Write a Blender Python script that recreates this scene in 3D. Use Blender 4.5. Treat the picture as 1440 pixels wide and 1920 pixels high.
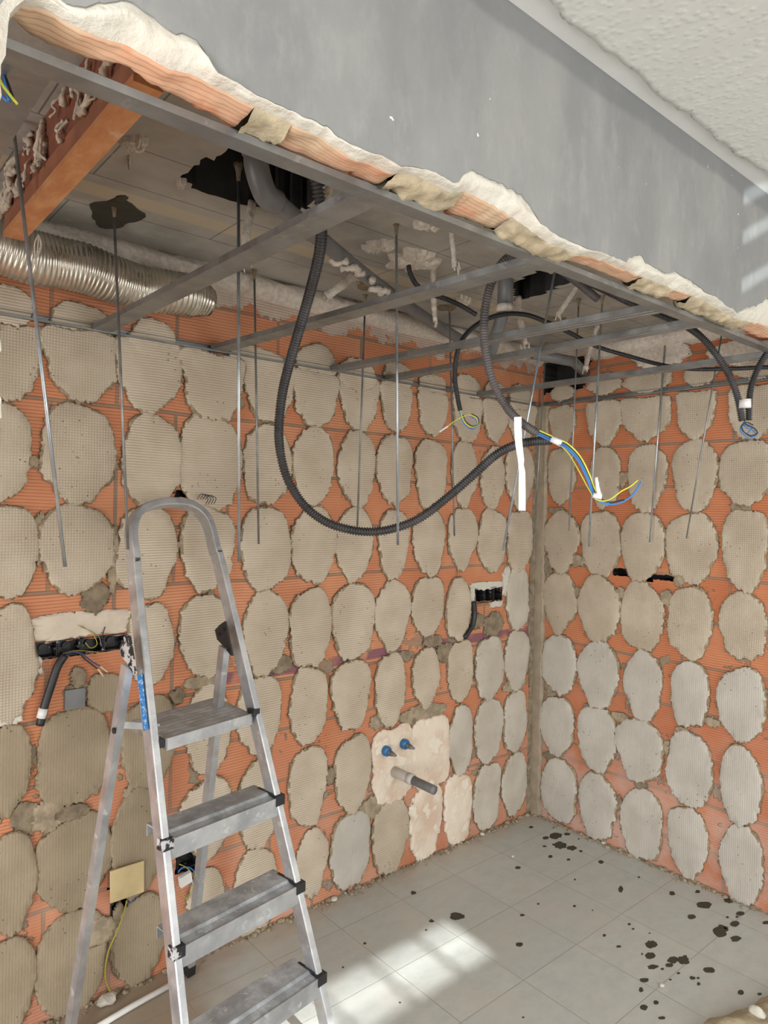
import bpy, bmesh, math, random
from mathutils import Vector, Matrix, noise as mnoise

for o in list(bpy.data.objects):
    bpy.data.objects.remove(o)
SC = bpy.context.scene
COL = SC.collection
R = random.Random(11)
V = Vector

# ------------------------------------------------------------------ camera
FPX = 1312.0
CX = V((0.76076991, -0.00741973, -0.64897927))
CY = V((-0.64875974, 0.01971294, -0.76073793))
CZ = V((0.01843776, 0.99977815, 0.01018339))
CAM = V((-3.08154364, -2.34000628, 1.65))
cd = bpy.data.cameras.new('camera')
cam = bpy.data.objects.new('camera', cd)
COL.objects.link(cam)
cd.sensor_fit = 'VERTICAL'
cd.sensor_height = 36.0
cd.sensor_width = 27.0
cd.lens = 36.0 * FPX / 1920.0
cd.clip_start = 0.02
RM = Matrix((CX, CY, CZ))
cam.matrix_world = Matrix.Translation(CAM) @ RM.to_4x4()
SC.camera = cam

# ------------------------------------------------------------------ exposure
SC.view_settings.view_transform = 'Standard'
SC.view_settings.look = 'None'
SC.view_settings.exposure = 0.25
SC.view_settings.gamma = 1.0
SC.view_settings.use_curve_mapping = False

# ------------------------------------------------------------------ world and lights
w = bpy.data.worlds.new('world')
SC.world = w
w.use_nodes = True
w.node_tree.nodes['Background'].inputs[0].default_value = (0.75, 0.85, 1.0, 1)
w.node_tree.nodes['Background'].inputs[1].default_value = 1.0


def area(name, loc, target, sx, sy, power, col):
    l = bpy.data.lights.new(name, 'AREA')
    l.shape = 'RECTANGLE'
    l.size, l.size_y = sx, sy
    l.energy = power
    l.color = col
    o = bpy.data.objects.new(name, l)
    o.location = loc
    o.rotation_euler = (V(target) - V(loc)).to_track_quat('-Z', 'Y').to_euler()
    COL.objects.link(o)
    return o


# daylight through the wide window of the front room, behind the camera
area('window_daylight', (-1.7, -4.9, 1.45), (-1.2, 0.0, 1.25), 3.4, 1.9, 74, (0.97, 0.985, 1.0))
# added fill from the kitchen's left end; no door is built there
area('kitchen_end_fill', (-5.1, -0.8, 1.15), (0.0, -0.7, 0.95), 1.0, 1.9, 30, (0.90, 0.96, 1.0))
# added fill from the left of the front room, aimed at the right wall
area('front_left_fill', (-4.95, -2.5, 1.2), (0.0, -0.7, 1.25), 0.8, 2.0, 84, (0.95, 0.98, 1.0))

SUN_DIR = V((0.055, 0.905, -0.422)).normalized()
sl = bpy.data.lights.new('sun', 'SUN')
sl.energy = 15.0
sl.angle = 0.013
sl.color = (0.93, 0.98, 1.0)
so = bpy.data.objects.new('sun', sl)
so.rotation_euler = SUN_DIR.to_track_quat('-Z', 'Y').to_euler()
so.location = (-2, -9, 5)
COL.objects.link(so)
# added upward sun, standing in for reflected sunlight on the grey wall
UP_DIR = V((0.30, 0.86, 0.30)).normalized()
sl2 = bpy.data.lights.new('added_bounce_sun', 'SUN')
sl2.energy = 3.0
sl2.angle = 0.005
sl2.color = (0.85, 0.97, 1.0)
so2 = bpy.data.objects.new('added_bounce_sun', sl2)
so2.rotation_euler = UP_DIR.to_track_quat('-Z', 'Y').to_euler()
so2.location = (-2, -9, 0)
COL.objects.link(so2)


# ------------------------------------------------------------------ helpers
def ray(u, v):
    c = V((u - 720.0, -(v - 960.0), -FPX))
    return V((CX.dot(c), CY.dot(c), CZ.dot(c)))


def at(u, v, ax, val):
    d = ray(u, v)
    return CAM + d * ((val - CAM[ax]) / d[ax])


def dep(u, v, depth):
    return CAM + ray(u, v) * (depth / FPX)


def proj(p):
    q = RM.transposed() @ (V(p) - CAM)
    return 720 + FPX * q.x / -q.z, 960 - FPX * q.y / -q.z


def onplane(u, v, P0, n):
    d = ray(u, v)
    return CAM + d * (n.dot(P0 - CAM) / n.dot(d))


def lin(c):
    c = c / 255.0
    return c / 12.92 if c <= 0.04045 else ((c + 0.055) / 1.055) ** 2.4


def rgb(r, g, b):
    return (lin(r), lin(g), lin(b), 1.0)


def link(o, parent=None, **p):
    COL.objects.link(o)
    if parent is not None:
        o.parent = parent
    for k, v in p.items():
        o[k] = v
    return o


def empty(name, loc, label, cat, group=None):
    o = bpy.data.objects.new(name, None)
    o.location = loc
    o.empty_display_size = 0.05
    link(o, label=label, category=cat)
    if group:
        o['group'] = group
    bpy.context.view_layer.update()
    return o


def obj(name, bm, mat, parent=None, smooth=False, **p):
    bmesh.ops.recalc_face_normals(bm, faces=bm.faces)
    me = bpy.data.meshes.new(name)
    bm.to_mesh(me)
    bm.free()
    if isinstance(mat, (list, tuple)):
        for m in mat:
            me.materials.append(m)
    else:
        me.materials.append(mat)
    if smooth:
        for f in me.polygons:
            f.use_smooth = True
    o = bpy.data.objects.new(name, me)
    link(o, parent, **p)
    if parent is not None and parent.type == 'EMPTY':
        root = parent
        M = Matrix.Identity(4)
        chain = []
        while root is not None:
            chain.append(root)
            root = root.parent
        for r in reversed(chain):
            M = M @ Matrix.LocRotScale(r.location, r.rotation_euler, r.scale) if r.type == 'EMPTY' else M
        o.matrix_parent_inverse = M.inverted()
    return o


def tag(o, label, cat, group=None):
    o['label'] = label
    o['category'] = cat
    if group:
        o['group'] = group
    return o


def struct(o):
    o['kind'] = 'structure'
    return o


def catmull(pts, step=0.01):
    pts = [V(p) for p in pts]
    P = [pts[0] * 2 - pts[1]] + pts + [pts[-1] * 2 - pts[-2]]
    out = []
    for i in range(1, len(P) - 2):
        a, b, c, d = P[i - 1:i + 3]
        n = max(2, int((c - b).length / step))
        for k in range(n):
            t = k / n
            out.append(0.5 * ((2 * b) + (c - a) * t + (2 * a - 5 * b + 4 * c - d) * t * t + (3 * b - a - 3 * c + d) * t ** 3))
    out.append(pts[-1])
    return out


def tube(bm, pts, rad, seg=10, caps=True, squash=1.0, jit=0.0):
    """a round tube along pts; rad is a number or a function of (index, arc length)"""
    rings = []
    up = None
    L = 0.0
    for i, p in enumerate(pts):
        if i:
            L += (p - pts[i - 1]).length
        t = (pts[min(i + 1, len(pts) - 1)] - pts[max(i - 1, 0)]).normalized()
        if up is None:
            up = t.orthogonal().normalized()
        up = (up - t * up.dot(t))
        if up.length < 1e-6:
            up = t.orthogonal()
        up.normalize()
        sd = t.cross(up)
        r = rad(i, L) if callable(rad) else rad
        ring = []
        for k in range(seg):
            a = 2 * math.pi * k / seg
            rr = r * (1 + (R.uniform(-jit, jit) if jit else 0))
            ring.append(bm.verts.new(p + up * (math.cos(a) * rr) + sd * (math.sin(a) * rr * squash)))
        rings.append(ring)
    for a, b in zip(rings, rings[1:]):
        for k in range(seg):
            bm.faces.new((a[k], a[(k + 1) % seg], b[(k + 1) % seg], b[k]))
    if caps:
        bm.faces.new(rings[0])
        bm.faces.new(rings[-1])


def resample(pts, step):
    out = [pts[0]]
    acc = 0.0
    for a, b in zip(pts, pts[1:]):
        d = (b - a).length
        if d < 1e-9:
            continue
        s = step - acc
        while s <= d:
            out.append(a.lerp(b, s / d))
            s += step
        acc = (acc + d) % step
    return out


def ribbed(bm, pts, r, pitch=0.008, depth=0.0022, seg=12):
    """a corrugated hose: four rings to a rib"""
    q = resample(catmull(pts, 0.004), pitch / 4)
    prof = (r, r, r - depth, r - depth)
    tube(bm, q, lambda i, L: prof[i % 4], seg)


def boxv(bm, o, a, b, c):
    """box from a corner and three edge vectors"""
    v = [bm.verts.new(o + a * i + b * j + c * k) for i in (0, 1) for j in (0, 1) for k in (0, 1)]
    for f in ((0, 1, 3, 2), (4, 6, 7, 5), (0, 4, 5, 1), (2, 3, 7, 6), (0, 2, 6, 4), (1, 5, 7, 3)):
        bm.faces.new([v[i] for i in f])


def box(bm, x0, x1, y0, y1, z0, z1):
    boxv(bm, V((x0, y0, z0)), V((x1 - x0, 0, 0)), V((0, y1 - y0, 0)), V((0, 0, z1 - z0)))


def sweep(bm, pts, prof, n):
    """sweep a closed 2D profile (side, normal) along pts lying in the plane of normal n"""
    rings = []
    for i, p in enumerate(pts):
        t = (pts[min(i + 1, len(pts) - 1)] - pts[max(i - 1, 0)]).normalized()
        s = t.cross(n).normalized()
        rings.append([bm.verts.new(p + s * a + n * b) for a, b in prof])
    m = len(prof)
    for a, b in zip(rings, rings[1:]):
        for k in range(m):
            bm.faces.new((a[k], a[(k + 1) % m], b[(k + 1) % m], b[k]))
    bm.faces.new(rings[0])
    bm.faces.new(rings[-1])


def bevel(bm, w=0.002, seg=1):
    bmesh.ops.bevel(bm, geom=[e for e in bm.edges if len(e.link_faces) == 2 and e.calc_face_angle(0) > 0.5], offset=w, segments=seg, affect='EDGES', profile=0.5)


def inpoly(x, y, P):
    c = False
    for i in range(len(P)):
        x1, y1 = P[i]
        x2, y2 = P[i - 1]
        if (y1 > y) != (y2 > y) and x < (x2 - x1) * (y - y1) / (y2 - y1) + x1:
            c = not c
    return c


# ------------------------------------------------------------------ materials
MATS = {}


class NT:
    def __init__(self, name, rough=0.8, metal=0.0, spec=0.5):
        m = bpy.data.materials.new(name)
        m.use_nodes = True
        self.m = m
        self.t = m.node_tree
        self.b = self.t.nodes['Principled BSDF']
        self.b.inputs['Roughness'].default_value = rough
        self.b.inputs['Metallic'].default_value = metal
        self.b.inputs['Specular IOR Level'].default_value = spec
        self.geo = self.n('ShaderNodeNewGeometry')
        self.pos = self.geo.outputs['Position']
        MATS[name] = m

    def n(self, t):
        return self.t.nodes.new(t)

    def l(self, a, b):
        self.t.links.new(a, b)

    def put(self, sock, v):
        if isinstance(v, (int, float)):
            sock.default_value = v
        elif isinstance(v, tuple):
            sock.default_value = v if len(v) == 4 or sock.type == 'VECTOR' else v + (1,)
        else:
            self.l(v, sock)

    def math(self, op, a, b=0.0, c=None, clamp=False):
        n = self.n('ShaderNodeMath')
        n.operation = op
        n.use_clamp = clamp
        self.put(n.inputs[0], a)
        self.put(n.inputs[1], b)
        if c is not None:
            self.put(n.inputs[2], c)
        return n.outputs[0]

    def sep(self, v=None):
        n = self.n('ShaderNodeSeparateXYZ')
        self.l(v or self.pos, n.inputs[0])
        return n.outputs

    def comb(self, x, y, z=0.0):
        n = self.n('ShaderNodeCombineXYZ')
        for i, v in enumerate((x, y, z)):
            self.put(n.inputs[i], v)
        return n.outputs[0]

    def noise(self, scale, detail=4, rough=0.55, vec=None, dist=0.0):
        n = self.n('ShaderNodeTexNoise')
        n.inputs['Scale'].default_value = scale
        n.inputs['Detail'].default_value = detail
        n.inputs['Roughness'].default_value = rough
        n.inputs['Distortion'].default_value = dist
        self.l(vec or self.pos, n.inputs['Vector'])
        return n.outputs[0]

    def ramp(self, f, a, b, lo=0.0, hi=1.0, smooth=True):
        n = self.n('ShaderNodeMapRange')
        n.interpolation_type = 'SMOOTHSTEP' if smooth else 'LINEAR'
        self.put(n.inputs[0], f)
        for i, v in enumerate((a, b, lo, hi)):
            n.inputs[i + 1].default_value = v
        return n.outputs[0]

    def mix(self, f, a, b, blend='MIX'):
        n = self.n('ShaderNodeMix')
        n.data_type = 'RGBA'
        n.blend_type = blend
        self.put(n.inputs[0], f)
        self.put(n.inputs[6], a)
        self.put(n.inputs[7], b)
        return n.outputs[2]

    def bump(self, h, dist=0.01, strength=1.0, nrm=None):
        n = self.n('ShaderNodeBump')
        n.inputs['Distance'].default_value = dist
        n.inputs['Strength'].default_value = strength
        self.l(h, n.inputs['Height'])
        if nrm is not None:
            self.l(nrm, n.inputs['Normal'])
        return n.outputs[0]

    def out(self, col=None, nrm=None, rough=None):
        if col is not None:
            self.put(self.b.inputs['Base Color'], col)
        if nrm is not None:
            self.l(nrm, self.b.inputs['Normal'])
        if rough is not None:
            self.put(self.b.inputs['Roughness'], rough)
        return self.m


def plain(name, col, rough=0.6, metal=0.0, var=0.12, nscale=25, bump=0.0, spec=0.5):
    t = NT(name, rough, metal, spec)
    c2 = tuple(c * (1 - var) for c in col[:3]) + (1,)
    c1 = tuple(min(1, c * (1 + var)) for c in col[:3]) + (1,)
    f = t.ramp(t.noise(nscale), 0.3, 0.7)
    nr = t.bump(t.noise(nscale * 3, 5), 0.004, bump) if bump else None
    return t.out(t.mix(f, c2, c1), nr)


def brick_mat(name, ax, tone1, tone2, white_from=None, purple=False, dusty=0.0):
    """hollow ridged bricks 40 x 20 cm laid in grey mortar"""
    t = NT(name, 0.85, 0, 0.25)
    s = t.sep()
    h = s[ax]
    z = s[2]
    wob = t.math('MULTIPLY', t.math('SUBTRACT', t.noise(2.2, 2), 0.5), 0.02)
    vec = t.comb(h, t.math('ADD', t.math('ADD', z, 0.043), wob))
    br = t.n('ShaderNodeTexBrick')
    t.l(vec, br.inputs['Vector'])
    br.inputs['Scale'].default_value = 1
    br.inputs['Brick Width'].default_value = 0.41
    br.inputs['Row Height'].default_value = 0.2
    br.inputs['Mortar Size'].default_value = 0.0065
    br.inputs['Mortar Smooth'].default_value = 0.15
    br.inputs['Bias'].default_value = -0.2
    br.inputs['Color1'].default_value = tone1
    br.inputs['Color2'].default_value = tone2
    br.inputs['Mortar'].default_value = rgb(140, 125, 108)
    col = br.outputs[0]
    fac = br.outputs[1]
    # firing blotches
    col = t.mix(t.ramp(t.noise(5.5, 3), 0.35, 0.72, 0, 0.5), col, rgb(182, 110, 76))
    col = t.mix(t.ramp(t.noise(3.1, 3), 0.55, 0.8, 0, 0.55), col, rgb(214, 160, 112))
    ridge = t.math('SINE', t.math('MULTIPLY', t.math('ADD', z, wob), 2 * math.pi / 0.0105))
    rp = t.ramp(ridge, -0.95, -0.35)
    rf = t.math('MULTIPLY', t.math('SUBTRACT', 1.0, rp), t.ramp(t.noise(2.0, 2), 0.38, 0.5, 0.25, 0.8))
    col = t.mix(t.math('MULTIPLY', rf, 0.62), col, rgb(140, 82, 54))
    if purple:
        zz = t.math('ABSOLUTE', t.math('SUBTRACT', t.math('ADD', z, t.math('MULTIPLY', wob, 1.5)), 0.997))
        pm = t.math('MULTIPLY', t.ramp(zz, 0.018, 0.026, 1, 0), t.math('MULTIPLY', t.ramp(t.noise(4, 3), 0.42, 0.52), t.ramp(h, -2.0, -1.9)))
        col = t.mix(t.math('MULTIPLY', pm, 0.85), col, rgb(122, 82, 100))
    # mortar smeared in the gaps
    sm = t.math('MULTIPLY', t.ramp(t.noise(7.5, 5, 0.6), 0.585, 0.61), t.ramp(z, 0.9, 1.25, 1.0, 0.0))
    sm2 = t.ramp(t.noise(9, 5, 0.6, dist=0.3), 0.69, 0.71)
    sm = t.math('MAXIMUM', sm, sm2)
    col = t.mix(sm, col, t.mix(t.noise(40, 4), rgb(128, 114, 96), rgb(160, 146, 124)))
    if dusty:
        dm = t.math('MULTIPLY', t.ramp(z, 0.0, 0.95, dusty, 0.0), t.ramp(t.noise(6, 5), 0.3, 0.65))
        col = t.mix(dm, col, rgb(200, 172, 160))
    white = None
    if white_from is not None:
        f = t.noise(6, 6, 0.65, vec=t.comb(t.math('MULTIPLY', h, 0.5), z, s[0]))
        ww = t.math('ADD', f, t.ramp(z, white_from, 2.5, -0.36, 0.42, smooth=False))
        white = t.ramp(ww, 0.53, 0.56)
        lf = t.math('SUBTRACT', 1.0, t.math('MULTIPLY', rf, 0.9))
        col = t.mix(t.math('MULTIPLY', white, lf), col, t.mix(t.noise(18, 5), rgb(172, 156, 140), rgb(210, 200, 188)))
    hgt = t.math('ADD', t.math('MULTIPLY', rp, 0.1), t.math('MULTIPLY', t.math('SUBTRACT', 1.0, fac), 0.45))
    hgt = t.math('ADD', hgt, t.math('MULTIPLY', sm, t.math('ADD', t.noise(60, 4), 0.4)))
    if white is not None:
        hgt = t.math('ADD', hgt, t.math('MULTIPLY', white, 0.35))
    return t.out(col, t.bump(hgt, 0.008, 0.8))


def dab_mat(name, mode, c1, c2):
    """grey tile adhesive, its face printed by the back of the lost tile"""
    t = NT(name, 0.9, 0, 0.2)
    s = t.sep()
    hh = t.math('ADD', s[0], s[1])
    wob = t.math('MULTIPLY', t.noise(3, 2), 0.01)
    sz = t.math('SINE', t.math('MULTIPLY', t.math('ADD', s[2], wob), 2 * math.pi / 0.0088))
    sx = t.math('SINE', t.math('MULTIPLY', hh, 2 * math.pi / 0.0088))
    if mode == 'h':
        pat = sz
    elif mode == 'v':
        pat = sx
    elif mode == 'smooth':
        pat = t.noise(8)
    else:
        pat = t.math('MINIMUM', sz, sx)
    col = t.mix(t.ramp(t.noise(7, 5), 0.3, 0.72), c1, c2)
    col = t.mix(t.ramp(t.noise(2.3, 3), 0.35, 0.7, 0, 0.45), col, tuple(x * 0.86 for x in c1[:3]) + (1,))
    lines = t.ramp(pat, -0.9, 0.1)
    amt = t.ramp(t.noise(3.3, 3), 0.32, 0.6, 0.13, 0.42 if mode != 'v' else 0.2)
    if mode == 'smooth':
        amt = 0.0
    dk = t.math('MULTIPLY', t.math('SUBTRACT', 1.0, lines), amt)
    col = t.mix(dk, col, rgb(122, 108, 90))
    # tiny air holes
    vo = t.n('ShaderNodeTexVoronoi')
    vo.inputs['Scale'].default_value = 55
    t.l(t.pos, vo.inputs['Vector'])
    pit = t.math('MULTIPLY', t.ramp(vo.outputs['Distance'], 0.10, 0.16, 1, 0), t.ramp(t.noise(9, 2), 0.56, 0.6))
    col = t.mix(t.math('MULTIPLY', pit, 0.8), col, rgb(84, 72, 58))
    hgt = t.math('ADD', t.math('MULTIPLY', lines, 0.14 if mode != 'v' else 0.07), t.math('MULTIPLY', t.noise(45, 6, 0.65), 0.55))
    hgt = t.math('SUBTRACT', hgt, t.math('MULTIPLY', pit, 0.3))
    return t.out(col, t.bump(hgt, 0.006, 0.75))


M_BL = brick_mat('brick_left', 0, rgb(202, 134, 98), rgb(212, 152, 116), 2.24, True, 0.35)
M_BR = brick_mat('brick_right', 1, rgb(190, 116, 78), rgb(204, 138, 102), 2.31, False, 0.75)
M_DABH = dab_mat('adhesive_lined', 'h', rgb(192, 176, 155), rgb(208, 194, 174))
M_DABG = dab_mat('adhesive_gridded', 'g', rgb(188, 173, 152), rgb(204, 190, 170))
M_DABV = dab_mat('adhesive_combed', 'v', rgb(184, 177, 166), rgb(200, 194, 184))
M_DABW = dab_mat('adhesive_brown', 'v', rgb(153, 138, 115), rgb(168, 153, 129))  # darker, warmer tone for the lower-left dabs
M_DABS = dab_mat('adhesive_smooth', 'smooth', rgb(184, 174, 160), rgb(200, 192, 178))
M_ROUGH = plain('crumbled_mortar', rgb(158, 143, 120), 0.95, 0, 0.22, 30, 1.0, 0.2)
M_ROUGHD = plain('grey_mortar', rgb(136, 122, 102), 0.95, 0, 0.25, 30, 1.0, 0.2)
M_RIM = plain('crumbled_shaded_rim', rgb(150, 134, 110), 0.95, 0, 0.3, 45, 1.0, 0.15)  # crumbled mortar, toned darker to carry the shadow outline of the dabs
M_TAN = plain('tan_mortar', rgb(172, 158, 132), 0.95, 0, 0.16, 22, 0.9, 0.2)
M_ALU = None


def plaster_mat():
    t = NT('white_gypsum', 0.85, 0, 0.3)
    col = t.mix(t.ramp(t.noise(9, 5), 0.45, 0.8), rgb(205, 200, 187), rgb(196, 182, 168))
    return t.out(col, t.bump(t.noise(28, 6, 0.6), 0.012, 0.6))


M_PLAS = plaster_mat()


def pink_plaster():
    t = NT('pinkish_plaster', 0.85, 0, 0.3)
    col = t.mix(t.ramp(t.noise(7, 5), 0.4, 0.66), rgb(226, 212, 194), rgb(210, 184, 162))
    col = t.mix(t.ramp(t.noise(14, 5), 0.55, 0.62, 0, 0.8), col, rgb(232, 224, 208))
    return t.out(col, t.bump(t.noise(30, 6), 0.008, 0.7))


M_PINK = pink_plaster()


def greywall():
    t = NT('grey_paint', 0.62, 0, 0.4)
    s = t.sep()
    v = t.comb(t.math('MULTIPLY', s[0], 1.0), s[1], t.math('MULTIPLY', s[2], 0.45))
    f = t.ramp(t.noise(5, 6, 0.6, v), 0.3, 0.72)
    col = t.mix(f, rgb(126, 126, 125), rgb(142, 141, 138))
    col = t.mix(t.ramp(t.noise(22, 6, 0.7, v), 0.45, 0.8, 0, 0.35), col, rgb(168, 166, 162))
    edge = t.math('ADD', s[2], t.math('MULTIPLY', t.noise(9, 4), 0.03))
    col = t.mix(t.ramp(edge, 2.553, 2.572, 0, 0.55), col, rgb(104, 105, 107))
    chip = t.ramp(t.noise(42, 3), 0.733, 0.743)
    col = t.mix(chip, col, rgb(232, 230, 226))
    return t.out(col, t.bump(t.noise(16, 4), 0.004, 0.4))


M_GREY = greywall()


def stucco():
    t = NT('stucco_ceiling', 0.9, 0, 0.2)
    vo = t.n('ShaderNodeTexVoronoi')
    vo.feature = 'SMOOTH_F1'
    vo.inputs['Scale'].default_value = 62
    t.l(t.pos, vo.inputs['Vector'])
    h = t.math('ADD', t.ramp(vo.outputs['Distance'], 0.1, 0.5, 1, 0), t.math('MULTIPLY', t.noise(22, 4), 0.8))
    return t.out(rgb(188, 187, 181), t.bump(h, 0.004, 0.26))


M_STUC = stucco()
M_CEIL = plain('ceiling_paint', rgb(204, 203, 199), 0.85, 0, 0.03, 6, 0.35, 0.2)


def slab():
    t = NT('concrete_slab', 0.85, 0, 0.3)
    s = t.sep()
    col = t.mix(t.ramp(t.noise(4, 6, 0.6), 0.3, 0.7), rgb(150, 146, 138), rgb(178, 173, 163))
    # the joists show as tan bands running with the long wall
    yy = t.math('ADD', s[1], t.math('MULTIPLY', t.noise(3, 2), 0.03))
    for y0, wd in ((-0.335, 0.045), (-0.98, 0.05)):
        b = t.ramp(t.math('ABSOLUTE', t.math('SUBTRACT', yy, y0)), wd * 0.75, wd, 1, 0)
        col = t.mix(t.math('MULTIPLY', b, 0.6), col, rgb(194, 180, 150))
    br = t.n('ShaderNodeTexBrick')
    t.l(t.comb(s[0], t.math('ADD', s[1], 0.02)), br.inputs['Vector'])
    br.inputs['Scale'].default_value = 1
    br.inputs['Brick Width'].default_value = 0.62
    br.inputs['Row Height'].default_value = 0.21
    br.inputs['Mortar Size'].default_value = 0.0022
    br.offset = 0.3
    col = t.mix(t.math('MULTIPLY', br.outputs[1], 0.7), col, rgb(84, 78, 70))
    sp = t.ramp(t.noise(11, 6, 0.65), 0.68, 0.7)
    col = t.mix(t.math('MULTIPLY', sp, 0.8), col, rgb(186, 174, 160))
    col = t.mix(t.ramp(t.noise(6, 4, 0.65, dist=0.4), 0.70, 0.74, 0, 0.6), col, rgb(78, 72, 64))
    return t.out(col, t.bump(t.noise(22, 6), 0.008, 0.5))


M_SLAB = slab()
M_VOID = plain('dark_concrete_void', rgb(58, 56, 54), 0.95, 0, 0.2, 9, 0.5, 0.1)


def tile_mat():
    t = NT('floor_tile', 0.42, 0, 0.45)
    s = t.sep()
    br = t.n('ShaderNodeTexBrick')
    br.offset = 0.0
    t.l(t.comb(t.math('ADD', s[0], 0.797 + 0.317 * 10), t.math('ADD', s[1], 0.83 + 0.317 * 10)), br.inputs['Vector'])
    br.inputs['Scale'].default_value = 1
    br.inputs['Brick Width'].default_value = 0.317
    br.inputs['Row Height'].default_value = 0.317
    br.inputs['Mortar Size'].default_value = 0.0016
    br.inputs['Mortar Smooth'].default_value = 0.3
    br.inputs['Color1'].default_value = rgb(182, 184, 178)
    br.inputs['Color2'].default_value = rgb(188, 189, 182)
    br.inputs['Mortar'].default_value = rgb(150, 140, 126)
    v = t.comb(s[0], t.math('MULTIPLY', s[1], 1.6), 0)
    col = t.mix(t.ramp(t.noise(13, 7, 0.7, v), 0.35, 0.7, 0, 0.55), br.outputs[0], rgb(168, 168, 165))
    col = t.mix(t.ramp(t.noise(4, 4), 0.45, 0.7, 0, 0.4), col, rgb(190, 182, 170))
    # browner tone towards the left end and along the wall foot
    dx = t.math('ADD', s[0], t.math('MULTIPLY', t.math('SUBTRACT', t.noise(5, 4), 0.5), 0.35))
    left_tone = t.math('MULTIPLY', t.ramp(dx, -2.12, -1.88, 0.75, 0.0), 1.0)
    col = t.mix(left_tone, col, rgb(150, 128, 102))
    dy = t.math('ADD', s[1], t.math('MULTIPLY', t.math('SUBTRACT', t.noise(7, 5), 0.5), 0.2))
    col = t.mix(t.ramp(dy, -0.16, 0.0, 0.0, 0.4), col, rgb(172, 148, 124))
    return t.out(col, t.bump(t.math('SUBTRACT', t.math('MULTIPLY', t.noise(30, 4), 0.2), br.outputs[1]), 0.003, 0.5),
                 t.ramp(t.noise(9, 4), 0.3, 0.7, 0.32, 0.55))


M_TILE = tile_mat()


def metal_mat(name, c1, c2, rough=0.4, metal=0.9, stain=None, scale=9):
    t = NT(name, rough, metal, 0.5)
    col = t.mix(t.ramp(t.noise(scale, 6, 0.65), 0.35, 0.68), c1, c2)
    if stain:
        sm = t.ramp(t.noise(26, 6, 0.68, dist=0.3), 0.60, 0.64)
        col = t.mix(t.math('MULTIPLY', sm, stain), col, rgb(214, 212, 206))
        mt = t.math('SUBTRACT', metal, t.math('MULTIPLY', sm, stain * metal))
        t.l(mt, t.b.inputs['Metallic'])
    return t.out(col, t.bump(t.noise(40, 4), 0.002, 0.25), t.ramp(t.noise(14, 5), 0.3, 0.7, rough - 0.1, rough + 0.14))


M_ALU = metal_mat('ladder_aluminium', rgb(176, 178, 182), rgb(206, 207, 208), 0.42, 0.72, 0.5)
M_TREAD = metal_mat('ladder_tread_aluminium', rgb(150, 153, 156), rgb(198, 202, 206), 0.5, 0.2, 0.7, 14)
M_ZINC = metal_mat('galvanised_steel', rgb(128, 129, 128), rgb(152, 153, 150), 0.42, 0.75, 0.12, 6)
M_ROD = metal_mat('zinc_plated_rod', rgb(148, 156, 162), rgb(190, 196, 200), 0.35, 0.8)
M_ROD2 = metal_mat('dull_rod', rgb(122, 123, 122), rgb(158, 158, 154), 0.45, 0.7)
M_FLEX = metal_mat('flexible_aluminium', rgb(196, 190, 178), rgb(222, 214, 200), 0.3, 0.92, None, 12)
M_BLACK = plain('black_plastic', rgb(36, 36, 38), 0.45, 0, 0.2, 30, 0.1)
M_CONDUIT = plain('dusty_black_conduit', rgb(58, 56, 56), 0.5, 0, 0.35, 14, 0.1)
M_CONDUIT2 = plain('grey_dusted_conduit', rgb(84, 78, 76), 0.55, 0, 0.3, 14, 0.1)
M_BOXBLK = None


def boxblack():
    t = NT('plaster_splashed_black_plastic', 0.5, 0, 0.5)
    f = t.ramp(t.noise(48, 5, 0.65, dist=0.5), 0.60, 0.66)
    return t.out(t.mix(f, rgb(26, 26, 28), rgb(190, 182, 168)), t.bump(t.noise(60, 4), 0.004, 0.5))


M_BOXBLK = boxblack()
M_BRACK = None


def brackmat():
    t = NT('paint_splashed_black_plastic', 0.45, 0, 0.5)
    f = t.ramp(t.noise(40, 5, 0.6), 0.50, 0.56)
    return t.out(t.mix(f, rgb(30, 32, 38), rgb(200, 200, 200)), t.bump(t.noise(60, 4), 0.003, 0.4))


M_BRACKW = brackmat()
M_PVC = plain('grey_pvc', rgb(112, 112, 112), 0.4, 0, 0.15, 12, 0.15)
M_PVCL = plain('pale_grey_pvc', rgb(186, 178, 170), 0.45, 0, 0.08, 12, 0.1)
M_TAPE = plain('white_tape', rgb(226, 224, 220), 0.5, 0, 0.04, 30, 0.3)
M_BLUE = plain('blue_insulation', rgb(58, 120, 190), 0.4, 0, 0.05)
M_DBLUE = plain('dark_blue_insulation', rgb(60, 70, 112), 0.4, 0, 0.05)
M_YEL = plain('yellow_green_insulation', rgb(206, 208, 70), 0.4, 0, 0.1)
M_YELD = plain('dull_yellow_insulation', rgb(176, 162, 60), 0.5, 0, 0.1)
M_WBLK = plain('black_insulation', rgb(28, 28, 30), 0.4, 0, 0.1)
M_COP = plain('bared_wire_end', rgb(214, 186, 160), 0.5, 0.2, 0.05)
M_BEIGE = plain('aged_beige_plastic', rgb(218, 196, 148), 0.4, 0, 0.05, 20, 0.05)
M_BLUEPL = plain('blue_plug_plastic', rgb(40, 108, 160), 0.3, 0, 0.15, 60)
M_STICK = None


def sticker():
    t = NT('blue_label', 0.4, 0, 0.5)
    f = t.ramp(t.noise(90, 4, 0.7), 0.55, 0.58)
    g = t.ramp(t.noise(60, 3, 0.6), 0.62, 0.64)
    return t.out(t.mix(g, t.mix(f, rgb(40, 130, 205), rgb(180, 205, 225)), rgb(28, 50, 90)))


M_STICK = sticker()


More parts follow.
